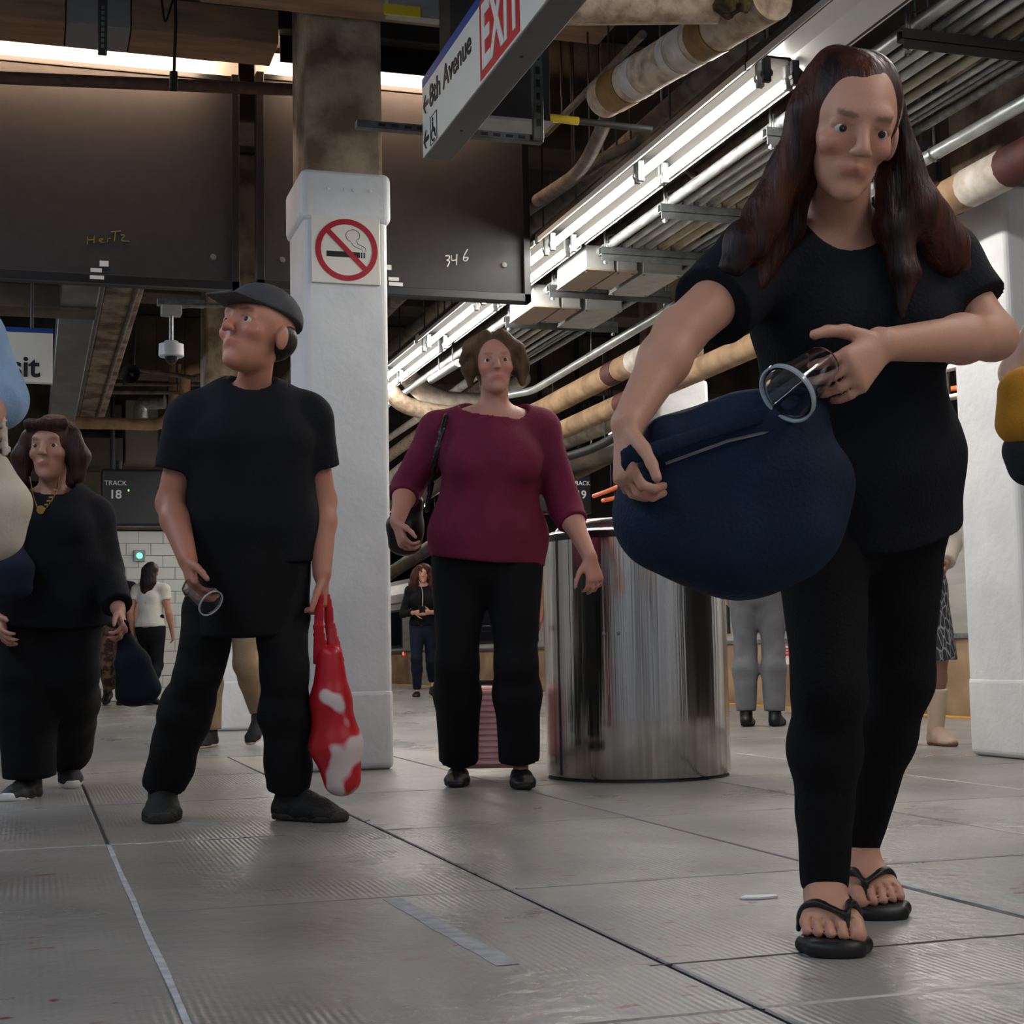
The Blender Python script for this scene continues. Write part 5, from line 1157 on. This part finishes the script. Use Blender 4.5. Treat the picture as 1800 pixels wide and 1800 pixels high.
s = SD(); s.chain(rounded([at(214, 1125, D), at(210, 1098, D-.03), at(222, 1090, D-.03), at(228, 1122, D)], .03), [np.array([.010, .004])]*16, side=RTh, k=.004); sdo('handle', s, MATS['dark_navy_canvas'], tb, .006)
s = SD(); s.chain([at(14, 955, d0-.25), at(16, 1000, d0-.26), at(18, 1035, d0-.26)], [np.array([.05, .03]), np.array([.085, .05]), np.array([.08, .045])], side=RTh, k=.03); hb = thing('denim_bag', 'dark denim bag held against the black cardigan at the left edge', 'bag', at(18, 1050, d0-.26)); sdo('bag_body', s, cloth('dark_denim', (34, 40, 56), (24, 28, 40), bs=260), hb, .008, (.004, 9, (1, 1, 1)))
s = SD(); s.chain([at(2, 950, d0-.25), at(8, 915, d0-.15), at(16, 893, d0-.02)], [np.array([.014, .005])]*3, side=RTh, k=.004); sdo('strap', s, MATS['dark_denim'], hb, .007)

# ---------------------------------------------------------------- person in light blue at the left edge
d0 = 3.5
b0 = flr(-185, d0)
J = skel(b0[0], b0[1], 1.68, toF, .16, 0, front='R')
J.update(shL=at(-50, 592, d0), elL=at(-4, 705, d0-.02), wrL=at(-75, 782, d0-.24), neck=at(-160, 555, d0), shR=at(-265, 592, d0), elR=at(-295, 800, d0), wrR=at(-290, 960, d0-.08))
P5 = Fig('person in loose light blue shirt cut off by the left edge', J, (180, 132, 112), (60, 46, 40), 1.0, 'f', .009)
P5.body({'R': HD(J, 'R'), 'L': HD(J, 'L')})
P5.top(cloth('light_blue_cotton', (140, 168, 198), (122, 150, 182)), P5.pel+Z*.02, 1.12, e=.02, loose=.01, noise=(.008, 8, (1, 1, .6)), armE=.024)
P5.pants(cloth('dark_blue_denim', (34, 42, 58), (26, 32, 46))); hs = SD(); P5.h.e(hs, (0, -.022, .036), (.088, .10, .096)); P5.h.e(hs, (0, .120, -.05), (.058, .075, .1), .012, 'd'); sdo('hair', hs, MATS['short_dark_hair'], P5.t, .009)
for q in 'RL': shoe(P5.t, J['an'+q], J['toe'+q], leather, black_m, .009)
s = SD(); s.chain([at(-40, 830, d0-.12), at(-22, 890, d0-.14), at(-22, 945, d0-.14)], [np.array([.075, .05]), np.array([.088, .06]), np.array([.078, .055])], side=RTh, k=.03)
cbg = thing('cream_bag', 'soft cream tote bag hanging at the left edge below the blue sleeve', 'bag', at(-22, 985, d0-.14)); sdo('bag_body', s, cloth('cream_canvas', (206, 194, 178), (188, 174, 156)), cbg, .008, (.006, 9, (1, 1, .6)))
s = SD(); s.chain(rounded([at(-70, 815, d0-.12), at(-30, 735, d0-.10), at(0, 725, d0-.08), at(10, 800, d0-.12)], .05), [np.array([.014, .005])]*16, side=RTh, k=.004); sdo('handle', s, MATS['cream_canvas'], cbg, .008)

# ---------------------------------------------------------------- person in mustard at the right edge
d0 = 3.45
b0 = flr(2010, d0); J = skel(b0[0], b0[1], 1.66, toF, .12, 0, front='L')
J.update(shR=at(1872, 515, d0), elR=at(1786, 655, d0+.08), wrR=at(1838, 760, d0-.10), neck=at(1970, 480, d0), shL=at(2070, 515, d0))
P6 = Fig('person in mustard top cut off by the right edge', J, (196, 152, 132), (60, 46, 40), 1.0, 'f', .009)
P6.body({'R': HD(J, 'R'), 'L': HD(J, 'L')}); must = cloth('mustard_cotton', (184, 130, 38), (160, 108, 30))
P6.top(must, P6.pel+Z*.02, .15, e=.010, loose=.006); P6.pants(cloth('slate_trouser', (40, 42, 48), (32, 34, 40)), e=.016)
hs = SD(); P6.h.e(hs, (0, -.022, .036), (.088, .10, .096)); P6.h.e(hs, (0, .120, -.05), (.058, .075, .1), .012, 'd'); sdo('hair', hs, MATS['short_dark_hair'], P6.t, .009)
for q in 'RL': shoe(P6.t, J['an'+q], J['toe'+q], leather, black_m, .009)
s = SD(); s.chain([at(1800, 690, d0-.16), at(1806, 740, d0-.16)], [np.array([.052, .05]), np.array([.066, .055])], side=RTh, k=.03)
mbg = thing('mustard_bag', 'mustard and charcoal bag on the arm at the right edge', 'bag', at(1812, 836, d0-.16)); sdo('bag_body', s, must, mbg, .007, (.005, 9, (1, 1, .6)))
s = SD(); s.chain([at(1812, 790, d0-.155), at(1818, 815, d0-.155)], [np.array([.062, .052]), np.array([.058, .05])], side=RTh, k=.02); sdo('bag_base', s, MATS['slate_trouser'], mbg, .007)
s = SD(); s.chain(rounded([at(1785, 672, d0-.16), at(1800, 640, d0-.10), at(1822, 652, d0-.02), at(1818, 680, d0-.12)], .04), [np.array([.010, .004])]*16, side=RTh, k=.004); sdo('handle', s, must, mbg, .007)

# ---------------------------------------------------------------- people farther off
def far(label, u, d, H, face, top, trs, shoe_m, hair, hairkind, sleeve=.55, stride=.14, front='L', vox=.011, skin=(184, 134, 112), over=None, sex='f', hem=0., eyes=False, hemE=.014, e=.012, name='person', solem=None, armsw=.05, bulk=1.0, neck=.085, pe=.012):
    b = flr(u, d); J = skel(b[0], b[1], H, face, stride, armsw, front=front)
    if over: J.update({k: v(b) if callable(v) else v for k, v in over.items()})
    P = Fig(label, J, skin, (50, 36, 30), bulk, sex, vox); P.body({'R': HD(J, 'R'), 'L': HD(J, 'L')}, eyes=eyes)
    P.top(top, P.pel+P.spine*hem, sleeve, e=e, noise=(.005, 8, (1, 1, .6)), neck=neck)
    if trs: P.pants(trs, e=pe, hemE=hemE)
    for q in 'RL': shoe(P.t, J['an'+q], J['toe'+q], shoe_m, solem or black_m, max(.007, vox*.7), low=hairkind == 'curly')
    h = P.h; hs = SD(); h.e(hs, (0, -.022, .036), (.088, .10, .096)); h.e(hs, (0, .120, -.05), (.058, .075, .1), .012, 'd')
    if hairkind == 'long': hs.chain([h.p(0, -.06, .03), h.p(0, -.10, -.12), h.p(.01, -.12, -.36), h.p(.01, -.12, -.46)], [np.array([.09, .06]), np.array([.095, .05]), np.array([.06, .035]), np.array([.03, .02])], side=h.r, k=.03)
    if hairkind == 'curly':
        for x in (-1, 1): hs.chain([h.p(x*.06, .0, .07), h.p(x*.11, .0, -.02), h.p(x*.125, .01, -.13), h.p(x*.12, .02, -.2)], [.05, .055, .05, .03], k=.03)
        hs.chain([h.p(0, -.05, .05), h.p(0, -.09, -.15)], [.095, .09], k=.03)
    sdo('hair', hs, hair, P.t, max(.008, vox*.8), (.012 if hairkind == 'curly' else .004, 30, (1, 1, .6)))
    return P
dk = hairm('black_brown_hair', (26, 20, 18), (42, 30, 26)); curly = hairm('auburn_curls', (74, 40, 28), (44, 24, 18))
blackjkt = cloth('black_jacket', (16, 16, 17), (22, 22, 23)); jeans = cloth('indigo_jeans', (24, 32, 50), (18, 24, 38)); whitet = cloth('white_tee', (206, 202, 194), (190, 186, 178))
b = flr(747, 18.85)
def hold(sx, z, f): return lambda b: b+RTh*sx+toF*f+Z*z
P7 = far('person with curly auburn hair looking at a phone by the train', 747, 18.85, 1.60, toF, blackjkt, jeans, leather, curly, 'curly', 1.75, .16, 'R', .011, (196, 146, 122),
         over=dict(elR=hold(-.25, 1.02, .02), elL=hold(.25, 1.02, .02), wrR=hold(-.09, 1.02, .22), wrL=hold(.09, 1.02, .22)), hem=.02, eyes=True)
pc_ = b+toF*.32+Z*1.04; tag(MB().obox(pc_, (.036, .004, .07), RTh, nrm(toF-Z*.8)).build('phone', leather, None, bevel=.003), 'dark phone held by the woman with curly auburn hair', 'phone')
MB().tube(rounded([P7.h.p(-.08, 0, -.02), P7.J['neck']+toF*.14-Z*.06, pc_], .1), .003, 5).build('earphone_wire', white_sole, P7.t)
P8 = far('person with long dark hair and white top seen from behind at far left', 264, 17.2, 1.60, -toF+RTh*.25, whitet, black_trs, leather, dk, 'long', .45, .16, 'L', .011, (176, 124, 100), hem=.03, pe=.008)
P9 = far('person in khaki trousers and black shoes hidden behind the man in apron', 412, 8.85, 1.72, nrm(toF-RTh*.35), black_tee, cloth('khaki_twill', (150, 130, 104), (132, 112, 88)), M('dark_suede', (26, 25, 26), .8), MATS['short_dark_hair'], 'short', .5, .13, 'R', .0085, sex='m', hemE=.030, pe=.022, solem=M('cream_sole', (196, 178, 150), .6))
P10 = far('person in grey cargo trousers standing behind the steel trash can', 1338, 9.98, 1.74, -toF+RTh*.3, cloth('navy_tee', (24, 30, 44), (20, 24, 36)), cloth('grey_twill', (112, 113, 116), (94, 95, 98)), leather, MATS['short_dark_hair'], 'short', .5, .0, 'R', .009, sex='m', hemE=.032, pe=.016, bulk=1.05)
cr = cloth('cream_knit', (196, 188, 176), (180, 170, 158))
P11 = far('person in cream cardigan and grey patterned skirt behind the nearest woman', 1614, 7.80, 1.60, toF+RTh*.2, cr, None, M('beige_sandal', (186, 160, 140), .6), MATS['short_dark_hair'], 'short', 1.85, .05, 'L', .0085, (150, 110, 96), hem=-.12, e=.016, solem=M('brown_sole', (120, 92, 74), .7), over={'wrL': lambda b: b+RTh*.13+toF*.16+Z*.90, 'elL': lambda b: b+RTh*.21+Z*1.02})
sk = bpy.data.materials.new('patterned_skirt'); sk.use_nodes = True; nt = sk.node_tree; N = nt.nodes; b_ = N['Principled BSDF']; b_.inputs['Roughness'].default_value = .9
g_ = N.new('ShaderNodeTexCoord'); vo = N.new('ShaderNodeTexVoronoi'); vo.feature = 'DISTANCE_TO_EDGE'; vo.inputs['Scale'].default_value = 28; mp = N.new('ShaderNodeMapping'); mp.inputs['Scale'].default_value = (1, 1, .5)
nt.links.new(g_.outputs['Object'], mp.inputs[0]); nt.links.new(mp.outputs[0], vo.inputs['Vector']); rp = N.new('ShaderNodeValToRGB'); rp.color_ramp.elements[0].position = .03; rp.color_ramp.elements[1].position = .09
rp.color_ramp.elements[0].color = lin((150, 152, 154)); rp.color_ramp.elements[1].color = lin((46, 50, 56)); nt.links.new(vo.outputs['Distance'], rp.inputs['Fac']); nt.links.new(rp.outputs[0], b_.inputs['Base Color'])
s = SD(); s.cone(P11.T[1][0]+Z*.04, P11.T[0][0], np.array([.165, .12]), np.array([.185, .14]), side=P11.hside, k=.03); q = P11.pel.copy(); q[2] = .43; s.cone(P11.T[0][0], q, np.array([.185, .14]), np.array([.215, .18]), side=P11.hside, k=.03, capb=True); sdo('skirt', s, sk, P11.t, .008, (.007, 9, (1, 1, .3)))
for q_ in 'RL':
    s = SD(); J = P11.J; m_ = lerp(J['kn'+q_], J['an'+q_], .45); s.cone(m_, J['an'+q_]-Z*.02, .052, .040, k=.01, capa=True); sdo('sock', s, M('pale_sock', (206, 184, 160), .9), P11.t, .008)
P12 = far('person in brown patterned trousers far behind at left', 203, 17.6, 1.66, toF, cloth('dark_brown_tee', (44, 34, 28), (30, 24, 20)), M('brown_camouflage', (120, 92, 70), .9, col2=(56, 40, 30), vs=14, contrast=(.45, .55)), leather, dk, 'short', .5, .06, 'L', .012, sex='m', hemE=.04, pe=.025)
P14 = far('person in black far behind at left beside brown trousers', 172, 18.0, 1.68, toF, blackjkt, black_trs, leather, dk, 'short', 1.8, .06, 'R', .012)
P13 = far('person in black far behind the woman in magenta, bare arm showing', 917, 14.5, 1.70, toF, blackjkt, black_trs, leather, dk, 'short', .3, .05, 'L', .012, (150, 92, 66), over={'elL': lambda b: b+RTh*.235+Z*1.02, 'wrL': lambda b: b+RTh*.19+toF*.12+Z*.80})
